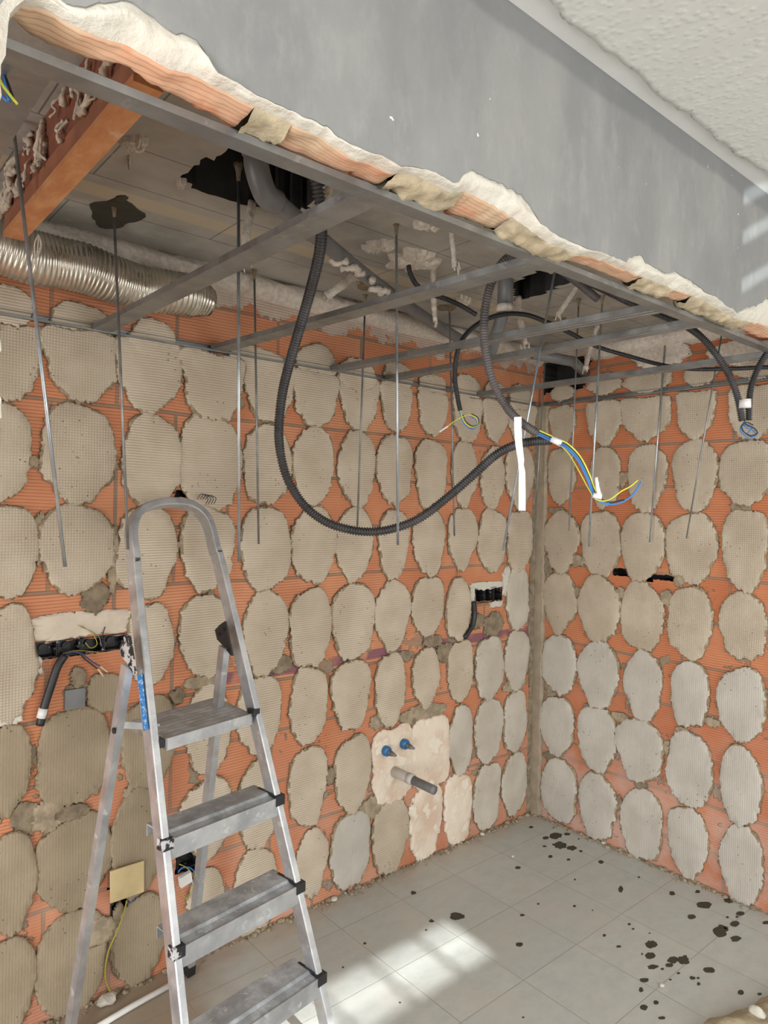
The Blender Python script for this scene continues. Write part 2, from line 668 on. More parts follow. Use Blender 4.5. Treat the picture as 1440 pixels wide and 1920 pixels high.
def terracotta():
    t = NT('smooth_terracotta', 0.45, 0, 0.5)
    s = t.sep()
    v = t.comb(t.math('MULTIPLY', s[0], 3.0), s[1], s[2])
    col = t.mix(t.ramp(t.noise(9, 6, 0.6, v), 0.35, 0.7), rgb(190, 122, 74), rgb(212, 156, 108))
    col = t.mix(t.ramp(t.noise(16, 5), 0.6, 0.7, 0, 0.5), col, rgb(214, 190, 164))
    return t.out(col, t.bump(t.noise(30, 4), 0.003, 0.3))


M_TERRA = terracotta()
M_TERRAD = plain('dark_red_terracotta', rgb(122, 70, 50), 0.8, 0, 0.2, 20, 0.5)
M_TERRAB = plain('shaded_terracotta', rgb(142, 90, 64), 0.7, 0, 0.2, 12, 0.2)  # terracotta darkened so the side looks unlit
M_DRIP = plain('dirty_mortar_drip', rgb(196, 180, 162), 0.9, 0, 0.22, 24, 0.9, 0.2)
M_PATCH = plain('box_plaster', rgb(206, 192, 174), 0.9, 0, 0.08, 14, 0.4, 0.2)
M_HANG = plain('fibrous_plaster', rgb(214, 203, 190), 0.9, 0, 0.14, 60, 1.0, 0.2)


def edge_brick():
    t = NT('broken_brick', 0.85, 0, 0.25)
    s = t.sep()
    r = t.math('SINE', t.math('MULTIPLY', t.math('ADD', s[1], t.math('MULTIPLY', t.noise(3), 0.004)), 2 * math.pi / 0.0088))
    rp = t.ramp(r, -0.9, 0.0)
    col = t.mix(t.ramp(t.noise(6, 5), 0.35, 0.7), rgb(206, 158, 128), rgb(192, 170, 142))
    col = t.mix(t.math('MULTIPLY', t.math('SUBTRACT', 1, rp), 0.25), col, rgb(160, 112, 82))
    col = t.mix(t.ramp(t.noise(11, 4), 0.6, 0.68, 0, 0.5), col, rgb(200, 124, 90))
    return t.out(col, t.bump(t.math('ADD', t.math('MULTIPLY', rp, 0.12), t.math('MULTIPLY', t.noise(40, 4), 0.3)), 0.004, 0.6))


M_EBR = edge_brick()
M_SPAT = plain('dark_spatter', rgb(58, 55, 44), 0.6, 0, 0.1, 40, 0.3)
M_BARS = plain('light_bar_white', rgb(225, 225, 222), 0.4)
M_OUTW = plain('front_room_wall_paint', rgb(226, 224, 218), 0.8, 0, 0.04, 3)
M_GTRIM = plain('greyish_mortar_strip', rgb(158, 144, 124), 0.92, 0, 0.14, 14, 0.9, 0.2)


# ------------------------------------------------------------------ setting: gridded walls with broken holes
def panel(name, axis_s, axis_t, s0, s1, t0, t1, fixed_ax, fixed, mat, holes, cell, depth, mat_in, rough=0.0):
    """a wall made of small cells; holes = list of polygons in (s, t); each hole gets broken sides going back by depth"""
    ns = int(round((s1 - s0) / cell))
    nt = int(round((t1 - t0) / cell))
    bm = bmesh.new()
    grid = {}
    hole = set()
    for i in range(ns):
        for j in range(nt):
            s = s0 + (i + 0.5) * (s1 - s0) / ns
            t = t0 + (j + 0.5) * (t1 - t0) / nt
            if any(inpoly(s, t, P) for P in holes):
                hole.add((i, j))

    def vert(i, j):
        if (i, j) not in grid:
            p = [0, 0, 0]
            js = jt = 0.0
            if any((a, b) in hole for a in (i - 1, i) for b in (j - 1, j)):
                js, jt = R.uniform(-0.3, 0.3) * cell, R.uniform(-0.3, 0.3) * cell
            p[axis_s] = s0 + i * (s1 - s0) / ns + js
            p[axis_t] = t0 + j * (t1 - t0) / nt + jt
            p[fixed_ax] = fixed
            grid[(i, j)] = bm.verts.new(p)
        return grid[(i, j)]

    # quads outside holes; big strips where nothing is near would save little, keep the plain grid
    for i in range(ns):
        for j in range(nt):
            if (i, j) not in hole:
                bm.faces.new((vert(i, j), vert(i + 1, j), vert(i + 1, j + 1), vert(i, j + 1)))
    off = V((0, 0, 0))
    off[fixed_ax] = depth
    back = {}

    def bv(k):
        if k not in back:
            back[k] = bm.verts.new(grid[k].co + off)
        return back[k]

    for (i, j) in hole:
        ks = [(i, j), (i + 1, j), (i + 1, j + 1), (i, j + 1)]
        for k in ks:
            vert(*k)
        f = bm.faces.new([bv(k) for k in ks])
        f.material_index = 1
        for (di, dj, a, b) in ((-1, 0, 3, 0), (1, 0, 1, 2), (0, -1, 0, 1), (0, 1, 2, 3)):
            if (i + di, j + dj) not in hole:
                f = bm.faces.new((grid[ks[a]], grid[ks[b]], bv(ks[b]), bv(ks[a])))
                f.material_index = 1
    return struct(obj(name, bm, [mat, mat_in]))


def pxpoly(pts, ax, val, a, b):
    out = []
    for u, v in pts:
        p = at(u, v, ax, val)
        out.append((p[a], p[b]))
    return out


ZK = 2.5      # kitchen slab
ZF = 2.60     # front room ceiling
YB = -1.475   # painted face of the wall over the opening
XL = -5.2     # left end of the rooms
XP = -3.6     # the finely gridded shell starts here

HL = [pxpoly([(62, 1205), (235, 1186), (235, 1216), (62, 1238)], 1, 0, 0, 2),
      pxpoly([(886, 1102), (940, 1101), (940, 1127), (886, 1128)], 1, 0, 0, 2),
      pxpoly([(328, 1588), (371, 1583), (371, 1632), (328, 1640)], 1, 0, 0, 2),
      pxpoly([(205, 1660), (262, 1655), (255, 1705), (205, 1715)], 1, 0, 0, 2),
      pxpoly([(322, 922), (350, 915), (364, 930), (330, 936)], 1, 0, 0, 2)]
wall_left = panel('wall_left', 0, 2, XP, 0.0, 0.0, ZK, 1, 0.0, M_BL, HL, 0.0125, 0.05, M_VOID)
HR = [[(-0.02, 2.255), (-0.16, 2.27), (-0.27, 2.26), (-0.31, 2.30), (-0.29, 2.35), (-0.33, 2.40), (-0.24, 2.43), (-0.02, 2.42)],
      pxpoly([(1142, 1066), (1190, 1070), (1270, 1082), (1262, 1090), (1200, 1088), (1150, 1078)], 0, 0, 1, 2)]
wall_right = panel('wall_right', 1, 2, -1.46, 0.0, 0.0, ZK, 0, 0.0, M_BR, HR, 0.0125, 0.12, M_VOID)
HC = [pxpoly([(333, 340), (437, 268), (560, 305), (620, 335), (575, 392), (470, 388)], 2, ZK, 0, 1),
      pxpoly([(962, 530), (1011, 508), (1088, 520), (1013, 553), (966, 566)], 2, ZK, 0, 1)]
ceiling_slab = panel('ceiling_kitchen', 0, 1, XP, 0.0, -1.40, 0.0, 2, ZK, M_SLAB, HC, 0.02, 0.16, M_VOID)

bm = bmesh.new()
box(bm, XL, 0.35, -5.2, 0.1, -0.12, 0.0)
floor = struct(obj('floor', bm, M_TILE))
# plain shells of the rooms, where nothing is seen from here
bm = bmesh.new()
box(bm, -5.2, 0.3, -5.3, -1.3, ZF, ZF + 0.1)
struct(obj('ceiling_front', bm, M_CEIL))
bm = bmesh.new()
box(bm, 0.0, 0.1, -5.2, -1.46, 0.0, ZF)
struct(obj('wall_front_right', bm, M_OUTW))
bm = bmesh.new()
box(bm, -5.2, -5.1, -5.2, -1.4, 0.0, ZF)
struct(obj('wall_front_left', bm, M_OUTW))
bm = bmesh.new()
box(bm, XL - 0.1, XL, -1.4, 0.1, 0.0, ZK)
struct(obj('wall_kitchen_end', bm, M_OUTW))
bm = bmesh.new()
box(bm, XL, XP, 0.0, 0.1, 0.0, ZK)
struct(obj('wall_left_end', bm, M_BL))
bm = bmesh.new()
box(bm, XL, XP, -1.4, 0.1, ZK, ZK + 0.1)
struct(obj('ceiling_kitchen_end', bm, M_SLAB))

# back wall of the front room with two openings shaped to cast the patches of light
YW = -5.2


def back_point(target, d):
    """where the ray that reaches target along d crosses the back wall"""
    t = (YW - target.y) / d.y
    return target + d * t


a = back_point(V((-2.35, -0.44, 0)), SUN_DIR)
b = back_point(V((-1.085, -0.625, 0)), SUN_DIR)
SX0, SX1, SZ0, SZ1 = a.x, b.x, b.z, a.z
# unseen slatted opening, made up to throw three slanting bars of light
UW = []
for pts_ in (((1391, 435), (1440, 407), (1440, 433), (1393, 463)), ((1395, 529), (1440, 502), (1440, 533), (1394, 555)), ((1395, 362), (1440, 338), (1440, 366), (1396, 390))):
    UW.append([back_point(at(u, v, 1, YB), UP_DIR) for u, v in pts_])
UX0 = min(q[0].x for q in UW)
UX1 = UX0 + 0.32
lines = []
for q in UW:
    k1_ = (q[1].z - q[0].z) / (q[1].x - q[0].x)
    lines.append((q[0].z, k1_))
    lines.append((q[3].z, k1_))
lines.sort()
UZ0, UZ1 = lines[0][0] - 0.04, lines[-1][0] + 0.26
bm = bmesh.new()
for bx in ((-5.2, 0.1, 0.0, UZ0), (-5.2, UX0, UZ0, UZ1), (UX1, 0.1, UZ0, UZ1), (-5.2, 0.1, UZ1, SZ0), (-5.2, SX0, SZ0, SZ1), (SX1, 0.1, SZ0, SZ1), (-5.2, 0.1, SZ1, ZF)):
    box(bm, bx[0], bx[1], YW - 0.02, YW, bx[2], bx[3])
struct(obj('wall_front_back', bm, M_OUTW))
bm = bmesh.new()
edges = [(UZ0 - 0.3, lines[0][1])] + lines + [(UZ1 + 0.2, lines[-1][1])]
for i in range(0, len(edges), 2):
    (za_, ka), (zb_, kb) = edges[i], edges[i + 1]
    w_ = UX1 - UX0
    v = [bm.verts.new(c) for c in ((UX0, YW - 0.012, za_), (UX1, YW - 0.012, za_ + ka * w_), (UX1, YW - 0.012, zb_ + kb * w_), (UX0, YW - 0.012, zb_),
                                   (UX0, YW - 0.004, za_), (UX1, YW - 0.004, za_ + ka * w_), (UX1, YW - 0.004, zb_ + kb * w_), (UX0, YW - 0.004, zb_))]
    for f in ((0, 1, 2, 3), (4, 5, 6, 7), (0, 1, 5, 4), (1, 2, 6, 5), (2, 3, 7, 6), (3, 0, 4, 7)):
        bm.faces.new([v[k] for k in f])
struct(obj('light_bar_slats', bm, M_BARS))
bm = bmesh.new()
zm = (SZ0 + SZ1) / 2
box(bm, SX0, SX1, YW - 0.02, YW, zm - 0.006, zm + 0.006)
k = SX1 - 0.17
while k > SX0:
    box(bm, k - 0.012, k + 0.012, YW - 0.02, YW, SZ0, SZ1)
    k -= 0.23
struct(obj('sun_slit_bars', bm, M_BARS))  # unseen slit and bars, sized to cast the sun patch on the floor

# ------------------------------------------------------------------ the wall over the opening, its broken edge
C1 = [(40, -40), (117, 0), (133, 7), (160, 13), (187, 3), (230, 0), (253, 10), (287, 30), (327, 58), (343, 60), (367, 77), (390, 110), (405, 147),
      (433, 165), (480, 197), (500, 207), (560, 218), (587, 223), (613, 237), (633, 263), (660, 287), (700, 300), (733, 312), (777, 312),
      (800, 323), (823, 333), (850, 340), (862, 338), (867, 327), (880, 323), (889, 321), (929, 338), (978, 364), (996, 387), (1013, 418),
      (1049, 451), (1080, 469), (1129, 473), (1156, 491), (1169, 496), (1182, 482), (1204, 478), (1213, 493), (1249, 511), (1271, 511),
      (1293, 524), (1324, 547), (1351, 564), (1369, 582), (1382, 587), (1400, 576), (1418, 573), (1440, 560), (1480, 575)]
C2 = [(20, 2), (87, 22), (160, 60), (233, 87), (313, 127), (387, 155), (480, 203), (533, 222), (557, 240), (587, 250), (633, 280), (667, 300),
      (733, 323), (777, 330), (813, 346), (847, 362), (867, 362), (889, 367), (951, 402), (991, 431), (1031, 456), (1084, 479), (1111, 482),
      (1169, 506), (1227, 528), (1262, 543), (1311, 560), (1378, 598), (1440, 612), (1480, 640)]
C3 = [(20, 45), (43, 67), (80, 88), (130, 110), (177, 125), (233, 125), (277, 163), (317, 185), (367, 213), (410, 230), (433, 253), (480, 270),
      (493, 280), (513, 282), (543, 297), (587, 320), (647, 337), (663, 327), (720, 353), (733, 373), (783, 397), (827, 410), (837, 400),
      (849, 409), (929, 440), (969, 471), (1031, 493), (1084, 498), (1147, 524), (1187, 547), (1220, 554), (1261, 565), (1265, 577),
      (1306, 588), (1360, 608), (1393, 624), (1415, 635), (1440, 636), (1490, 655)]
YE = -1.455
ZS = 2.205
c1 = [(p.x, p.z) for p in (at(u, v, 1, YB) for u, v in C1)]
c2 = [(p.x, p.z) for p in (at(u, v, 1, YE) for u, v in C2)]
c3 = [(p.x, p.y) for p in (at(u, v, 2, ZS) for u, v in C3)]


def interp(c, x):
    c = sorted(c)
    if x <= c[0][0]:
        return c[0][1]
    for (xa, ya), (xb, yb) in zip(c, c[1:]):
        if x <= xb:
            return ya + (yb - ya) * (x - xa) / max(1e-6, xb - xa)
    return c[-1][1]


NX = 420
XE0, XE1 = -2.93, 0.0
xsm = [XE0 + (XE1 - XE0) * i / NX for i in range(NX + 1)]
PE = []
for x in xsm:
    nz = (mnoise.noise(V((x * 23, 1, 0))) * 0.006 + mnoise.noise(V((x * 70, 4, 0))) * 0.004)
    zg = max(interp(c1, x) + nz, 2.205)
    z2 = interp(c2, x) + nz * 0.6
    zg = max(zg, z2 + 0.006)
    y3 = interp(c3, x) + (mnoise.noise(V((x * 31, 9, 0))) * 0.010 + mnoise.noise(V((x * 90, 5, 0))) * 0.006)
    y3 = max(y3, YE + 0.03)
    PE.append((x, zg, z2, y3))
# painted grey face (6 mm coat proud of the gypsum)
bm = bmesh.new()
rows = []
for x, zg, z2, y3 in PE:
    rows.append([bm.verts.new(c) for c in ((x, YB, ZF), (x, YB, zg), (x, YB + 0.006, zg - 0.001), (x, YB + 0.006, ZF))])
for a, b in zip(rows, rows[1:]):
    for k in range(3):
        bm.faces.new((a[k], a[k + 1], b[k + 1], b[k]))
wall_over = struct(obj('wall_front', bm, M_GREY))
# white gypsum
bm = bmesh.new()
rows = []
for x, zg, z2, y3 in PE:
    ring = [(x, YB + 0.0055, zg + 0.004)]
    for q in range(1, 8):
        f = q / 8
        lump = mnoise.noise(V((x * 16, f * 2.2, 3))) * 0.009 + mnoise.noise(V((x * 50, f * 6, 7))) * 0.003
        ring.append((x, YB + 0.004 + 0.016 * f ** 1.5 - 0.010 * math.sin(f * math.pi) + lump * math.sin(f * math.pi), zg + (z2 - zg) * f))
    ring.append((x, YE + 0.002, z2))
    rows.append([bm.verts.new(c) for c in ring])
for a, b in zip(rows, rows[1:]):
    for k in range(len(a) - 1):
        bm.faces.new((a[k], a[k + 1], b[k + 1], b[k]))
obj('gypsum_coat', bm, M_PLAS, wall_over, True)
# underside: bricks and mortar, cut by cut
cutpx = [(20, 'b'), (476, 'm'), (541, 'b'), (742, 'm'), (868, 'b'), (958, 'm'), (1082, 'b'), (1205, 'm'), (1262, 'b'), (1296, 'm'), (1405, 'b')]
lim = [at(u, interp([(a, b) for a, b in C2], u), 1, YE).x for u, k in cutpx] + [0.001]
lim[0] = XE0
for (xa, xb, (u, kind)) in zip(lim, lim[1:], cutpx):
    bm = bmesh.new()
    rows = []
    sel = [p for p in PE if xa - 1e-4 <= p[0] <= xb + 0.0075]
    for x, zg, z2, y3 in sel:
        ring = [(x, YE + 0.003, z2 + 0.02), (x, YE, z2)]
        n = 8
        for q in range(1, n):
            f = q / n
            amp = 0.003 if kind == 'b' else 0.010
            zz = z2 + (ZS - z2) * f + mnoise.noise(V((x * 30, f * 3, 2))) * amp + mnoise.noise(V((x * 80, f * 9, 5))) * amp * 0.4
            if kind == 'm':
                zz -= 0.010 * math.sin(f * math.pi)
            if kind == 'b' and f > 0.75:
                zz += (f - 0.75) * 0.02
            ring.append((x, YE + (y3 - YE) * f, zz))
        ring.append((x, y3, ZS + 0.008))
        ring.append((x, min(y3, -1.375), ZS + 0.03))
        ring.append((x, -1.375, ZF))
        rows.append([bm.verts.new(c) for c in ring])
    for a, b in zip(rows, rows[1:]):
        for k in range(len(a) - 1):
            bm.faces.new((a[k], a[k + 1], b[k + 1], b[k]))
    if kind == 'b':
        o = obj('brick', bm, M_EBR, wall_over, True)
    else:
        o = obj('mortar_joint', bm, M_TAN, wall_over, True)
# jamb at the far left, broken edge
J = [(60, -60), (52, -8), (30, 10), (20, 22), (15, 60), (13, 100), (4, 118), (1, 150), (5, 175), (-4, 205), (-6, 400), (-6, 600), (3, 640), (4, 656), (-6, 668),
     (-6, 728), (4, 748), (5, 782), (-7, 792), (-14, 1200), (-20, 1700), (-24, 2100)]
bm = bmesh.new()
rows = []
prev = None
jp = []
for (ua, va), (ub, vb) in zip(J, J[1:]):
    n = max(1, int(abs(vb - va) / 14))
    for k in range(n):
        f = k / n
        jp.append(at(ua + (ub - ua) * f + R.uniform(-1, 1), va + (vb - va) * f, 1, YB))
jp.append(at(*J[-1], 1, YB))
for p in jp:
    rows.append([bm.verts.new(c) for c in ((XL, YB, p.z), (p.x - 0.012, YB, p.z), (p.x, YB + 0.004, p.z), (p.x + R.uniform(-0.004, 0.002), YB + 0.03, p.z),
                                          (p.x - 0.01, -1.385, p.z), (XL, -1.385, p.z))])
for a, b in zip(rows, rows[1:]):
    for k in range(5):
        f = bm.faces.new((a[k], a[k + 1], b[k + 1], b[k]))
        f.material_index = 0 if k in (0,) else 1
struct(obj('wall_jamb', bm, [M_GREY, M_PLAS]))
bm = bmesh.new()
box(bm, XL, -2.92, YB, -1.39, ZF - 0.4, ZF)
struct(obj('wall_front_end', bm, M_GREY))

# stucco coat on the front ceiling with its ragged border
bm = bmesh.new()
ed = [(980, -30), (1027, 0), (1052, 34), (1080, 53), (1130, 92), (1193, 137), (1230, 180), (1280, 207), (1330, 250), (1380, 290), (1440, 327), (1500, 370)]
ec = [(p.x, p.y) for p in (at(u, v, 2, ZF - 0.008) for u, v in ed)]
rows = []
for i in range(300):
    x = -3.4 + 3.4 * i / 299
    y = interp(ec, x) + mnoise.noise(V((x * 25, 0, 0))) * 0.012 + mnoise.noise(V((x * 80, 2, 0))) * 0.005
    rows.append([bm.verts.new(c) for c in ((x, -5.2, ZF - 0.008), (x, y - 0.015, ZF - 0.008), (x, y - 0.004, ZF - 0.011), (x, y, ZF - 0.004), (x, y + 0.003, ZF + 0.002))])
for a, b in zip(rows, rows[1:]):
    for k in range(4):
        bm.faces.new((a[k], a[k + 1], b[k + 1], b[k]))
struct(obj('ceiling_stucco', bm, M_STUC, None, True))


# ------------------------------------------------------------------ adhesive dabs on both walls
def dab(side, u0, v0, u1, v1, kind='h', taper=None, top=None, h=None, parent=None, name='adhesive_dab', mat=None, p=None, rough=1.0):
    um, vm = (u0 + u1) / 2, (v0 + v1) / 2
    if side == 'L':
        ax, val, sa = 1, 0.0, 0
        nrm = V((0, -1, 0))
    else:
        ax, val, sa = 0, 0.0, 1
        nrm = V((-1, 0, 0))
    a, b = at(u0, vm, ax, val), at(u1, vm, ax, val)
    c, d = at(um, v0, ax, val), at(um, v1, ax, val)
    cen = (a + b) / 2
    cen.z = (c.z + d.z) / 2
    S = abs(b[sa] - a[sa]) / 2
    T = abs(c.z - d.z) / 2
    sv = V((0, 0, 0))
    sv[sa] = 1
    h = h or R.uniform(0.011, 0.017)
    p = p or R.uniform(2.1, 2.65)
    taper = R.uniform(0.0, 0.16) if taper is None else taper
    ph = [R.uniform(0, 6.28) for _ in range(4)]
    am = [R.uniform(0.01, 0.035) * rough for _ in range(4)]
    N = 110
    pb = R.uniform(0.72, 0.98) if name == 'adhesive_dab' else 1.0
    out = []
    seed = R.uniform(0, 99)
    for i in range(N):
        th = 2 * math.pi * i / N
        cs, sn = math.cos(th), math.sin(th)
        pp = p if sn > 0 else p * pb
        if top == 'flat' and sn > 0:
            pp = 7.0
        r = (abs(cs) ** pp + abs(sn) ** pp) ** (-1 / pp)
        r *= 1 + sum(am[k] * math.sin((k + 2) * th + ph[k]) for k in range(4)) - 0.02
        s, t = r * cs, r * sn
        s *= 1 + taper * t
        if t < -0.2:
            rg = mnoise.noise(V((cs * 4, sn * 4, seed))) * 0.09 * rough
            s *= 1 + rg
            t *= 1 + rg
        out.append((s * S, t * T))
    bm = bmesh.new()
    prof = [(0.985, -0.3), (1.05, 0.42), (1.02, 0.85), (0.96, 1.0), (0.75, 1.0), (0.4, 1.0)]
    rings = []
    m = min(S, T)
    for q, (f, hn) in enumerate(prof):
        ring = []
        for i, (s, t) in enumerate(out):
            L = math.hypot(s, t)
            jj = (R.uniform(-1, 1) * 0.0026 + mnoise.noise(V((s * 55, t * 55, seed))) * 0.005 + mnoise.noise(V((s * 150, t * 150, seed))) * 0.006) * (1.25 if (s < 0 or t < 0) else 0.5) * rough if q < 3 else 0.0
            off = (f - 1) * m + jj
            k = (L + off) / L if q < 4 else f
            hz = h * hn + (R.uniform(-0.0032, 0.0032) if q in (1, 2) else mnoise.noise(V((s * 9, t * 9, seed))) * 0.002 if q > 2 else 0)
            ring.append(bm.verts.new(sv * (s * k) + V((0, 0, t * k)) + nrm * hz))
        rings.append(ring)
    for qi, (a_, b_) in enumerate(zip(rings, rings[1:])):
        for i in range(N):
            fc = bm.faces.new((a_[i], a_[(i + 1) % N], b_[(i + 1) % N], b_[i]))
            if qi < 2 or (qi == 2 and mnoise.noise(V((i * 0.22, seed, 0))) > 0.05):
                fc.material_index = 1
    cv = bm.verts.new(nrm * h)
    for i in range(N):
        bm.faces.new((rings[-1][i], rings[-1][(i + 1) % N], cv))
    for f in bm.faces:
        f.smooth = True
    mat = mat or {'h': M_DABH, 'g': M_DABG, 'v': M_DABV, 's': M_DABS}[kind]
    par = parent or (wall_left if side == 'L' else wall_right)
    o = obj(name, bm, [mat, M_RIM if name == 'adhesive_dab' else mat], par)
    o.location = cen
    return o


L = [  # row above the track
    (-45, 535, 62, 612), (92, 568, 207, 650), (240, 600, 330, 672), (425, 652, 531, 700), (552, 646, 629, 720), (633, 673, 703, 735), (717, 680, 771, 742),
    (783, 700, 834, 752), (845, 702, 898, 760), (906, 716, 946, 765), (952, 722, 992, 770)]
for q in L:
    dab('L', *q, kind='h', taper=-0.05)
L = [(-40, 606, 73, 754, 'g'), (85, 619, 214, 759, 'g'), (218, 637, 336, 781, 'h'), (342, 662, 452, 790, 'h'), (454, 680, 548, 790, 'h'), (549, 697, 629, 802, 'h'), (636, 708, 706, 808, 'h'),
     (713, 720, 768, 811, 'h'), (784, 733, 834, 822, 'h'), (848, 742, 899, 830, 'h'), (903, 750, 948, 832, 'h'), (952, 757, 1000, 837, 'h')]
for q in L:
    dab('L', *q[:4], kind=q[4], taper=0.2, top='flat')
L = [(-40, 755, 56, 943, 'g'), (70, 763, 218, 946, 'g'), (226, 780, 338, 948, 'h'), (330, 772, 452, 966, 'h'), (452, 794, 545, 952, 'h'), (544, 802, 625, 952, 'h'), (631, 808, 702, 949, 'h'),
     (702, 815, 772, 947, 'h'), (777, 822, 834, 952, 'h'), (844, 828, 893, 953, 'h'), (898, 840, 943, 956, 'h'), (944, 830, 998, 956, 'h'),
     (-50, 945, 72, 1126, 'g'), (72, 947, 210, 1110, 'g'), (215, 950, 330, 1122, 'h'), (335, 950, 438, 1108, 'h'), (448, 950, 543, 1110, 'h'), (544, 951, 628, 1092, 'h'), (626, 950, 697, 1094, 'h'),
     (709, 953, 762, 1086, 'h'), (773, 956, 832, 1080, 'h'), (838, 953, 892, 1069, 'h'), (893, 955, 947, 1072, 'h'), (948, 956, 996, 1070, 'h'),
     (-50, 1132, 68, 1357, 'g'), (238, 1132, 323, 1281, 'h'), (333, 1117, 437, 1269, 'h'), (454, 1109, 538, 1265, 'h'), (540, 1103, 618, 1252, 'h'), (619, 1093, 701, 1237, 'h'),
     (701, 1087, 767, 1222, 'h'), (770, 1082, 830, 1193, 'h'), (833, 1084, 880, 1202, 'h'), (946, 1061, 990, 1181, 's'),
     (-50, 1358, 56, 1534, 'v'), (68, 1328, 205, 1508, 'v'), (163, 1260, 227, 1333, 'v'), (228, 1306, 325, 1480, 'v'), (346, 1286, 432, 1452, 'h'), (442, 1265, 526, 1419, 'h'), (540, 1250, 612, 1394, 'h'), (620, 1236, 691, 1370, 'h'),
     (700, 1223, 757, 1364, 'h'), (771, 1214, 821, 1328, 'h'), (836, 1200, 886, 1316, 'h'), (888, 1192, 942, 1313, 's'), (943, 1182, 990, 1294, 's'),
     (-45, 1560, 68, 1752, 'v'), (64, 1530, 208, 1706, 'v'), (207, 1482, 303, 1678, 'v'), (337, 1457, 433, 1612, 'h'), (446, 1428, 517, 1591, 'h'), (540, 1400, 610, 1551, 'h'), (624, 1380, 694, 1523, 'h'),
     (838, 1323, 884, 1451, 's'), (888, 1308, 940, 1430, 's'), (941, 1296, 985, 1409, 's'),
     (-45, 1757, 64, 1945, 'v'), (62, 1708, 200, 1916, 'v'), (213, 1678, 305, 1846, 'v'), (350, 1628, 417, 1765, 'h'), (437, 1590, 516, 1752, 'h'), (553, 1551, 612, 1686, 'h'),
     (618, 1522, 691, 1664, 'v'), (696, 1498, 762, 1637, 'h'), (886, 1430, 935, 1556, 's'), (939, 1410, 986, 1531, 's')]
for q in L:
    dab('L', *q[:4], kind=q[4], mat=M_DABW if q[4] == 'v' and q[0] < 300 else None)
Rr = [(1034, 722, 1080, 752, 'g'), (1103, 700, 1168, 742, 'g'), (1172, 690, 1262, 738, 'g'), (1285, 676, 1345, 726, 'g'), (1375, 664, 1460, 712, 'g')]
for q in Rr:
    dab('R', *q[:4], kind=q[4], taper=-0.05)
Rr = [(1033, 762, 1080, 834, 'g'), (1103, 752, 1167, 836, 'g'), (1169, 744, 1258, 827, 'g'), (1271, 734, 1341, 825, 'g'), (1368, 722, 1455, 822, 'g')]
for q in Rr:
    dab('R', *q[:4], kind=q[4], top='flat', taper=0.14)
Rr = [(1028, 840, 1080, 948, 'g'), (1108, 838, 1164, 957, 'g'), (1179, 832, 1249, 961, 'g'), (1261, 825, 1349, 961, 'g'), (1350, 824, 1450, 951, 'g'),
      (1022, 960, 1088, 1073, 'g'), (1089, 958, 1168, 1081, 'g'), (1165, 960, 1247, 1091, 'g'), (1247, 962, 1348, 1101, 'g'), (1357, 952, 1441, 1110, 'g'),
      (1019, 1072, 1083, 1190, 'g'), (1086, 1080, 1165, 1206, 'g'), (1165, 1088, 1245, 1221, 'g'), (1252, 1100, 1339, 1236, 'g'), (1350, 1110, 1440, 1238, 'g'),
      (1018, 1190, 1083, 1303, 'v'), (1085, 1202, 1164, 1332, 'v'), (1172, 1218, 1243, 1356, 'v'), (1260, 1238, 1331, 1366, 'v'), (1346, 1250, 1440, 1393, 'v'),
      (1015, 1305, 1078, 1419, 'v'), (1085, 1325, 1158, 1446, 'v'), (1157, 1347, 1245, 1466, 'v'), (1250, 1372, 1339, 1513, 'v'), (1350, 1397, 1433, 1551, 'v'),
      (1017, 1423, 1084, 1541, 'v'), (1086, 1450, 1158, 1576, 'v'), (1165, 1478, 1244, 1613, 'v'), (1253, 1512, 1329, 1646, 'v'), (1350, 1548, 1435, 1696, 'v')]
Rr += [(1462, 715, 1560, 815, 'g'), (1462, 822, 1562, 955, 'g'), (1458, 960, 1560, 1115, 'g'), (1458, 1122, 1560, 1262, 'g'), (1455, 1275, 1555, 1425, 'v'),
       (1450, 1432, 1550, 1590, 'v'), (1452, 1605, 1552, 1758, 'v')]
for q in Rr:
    dab('R', *q[:4], kind=q[4])
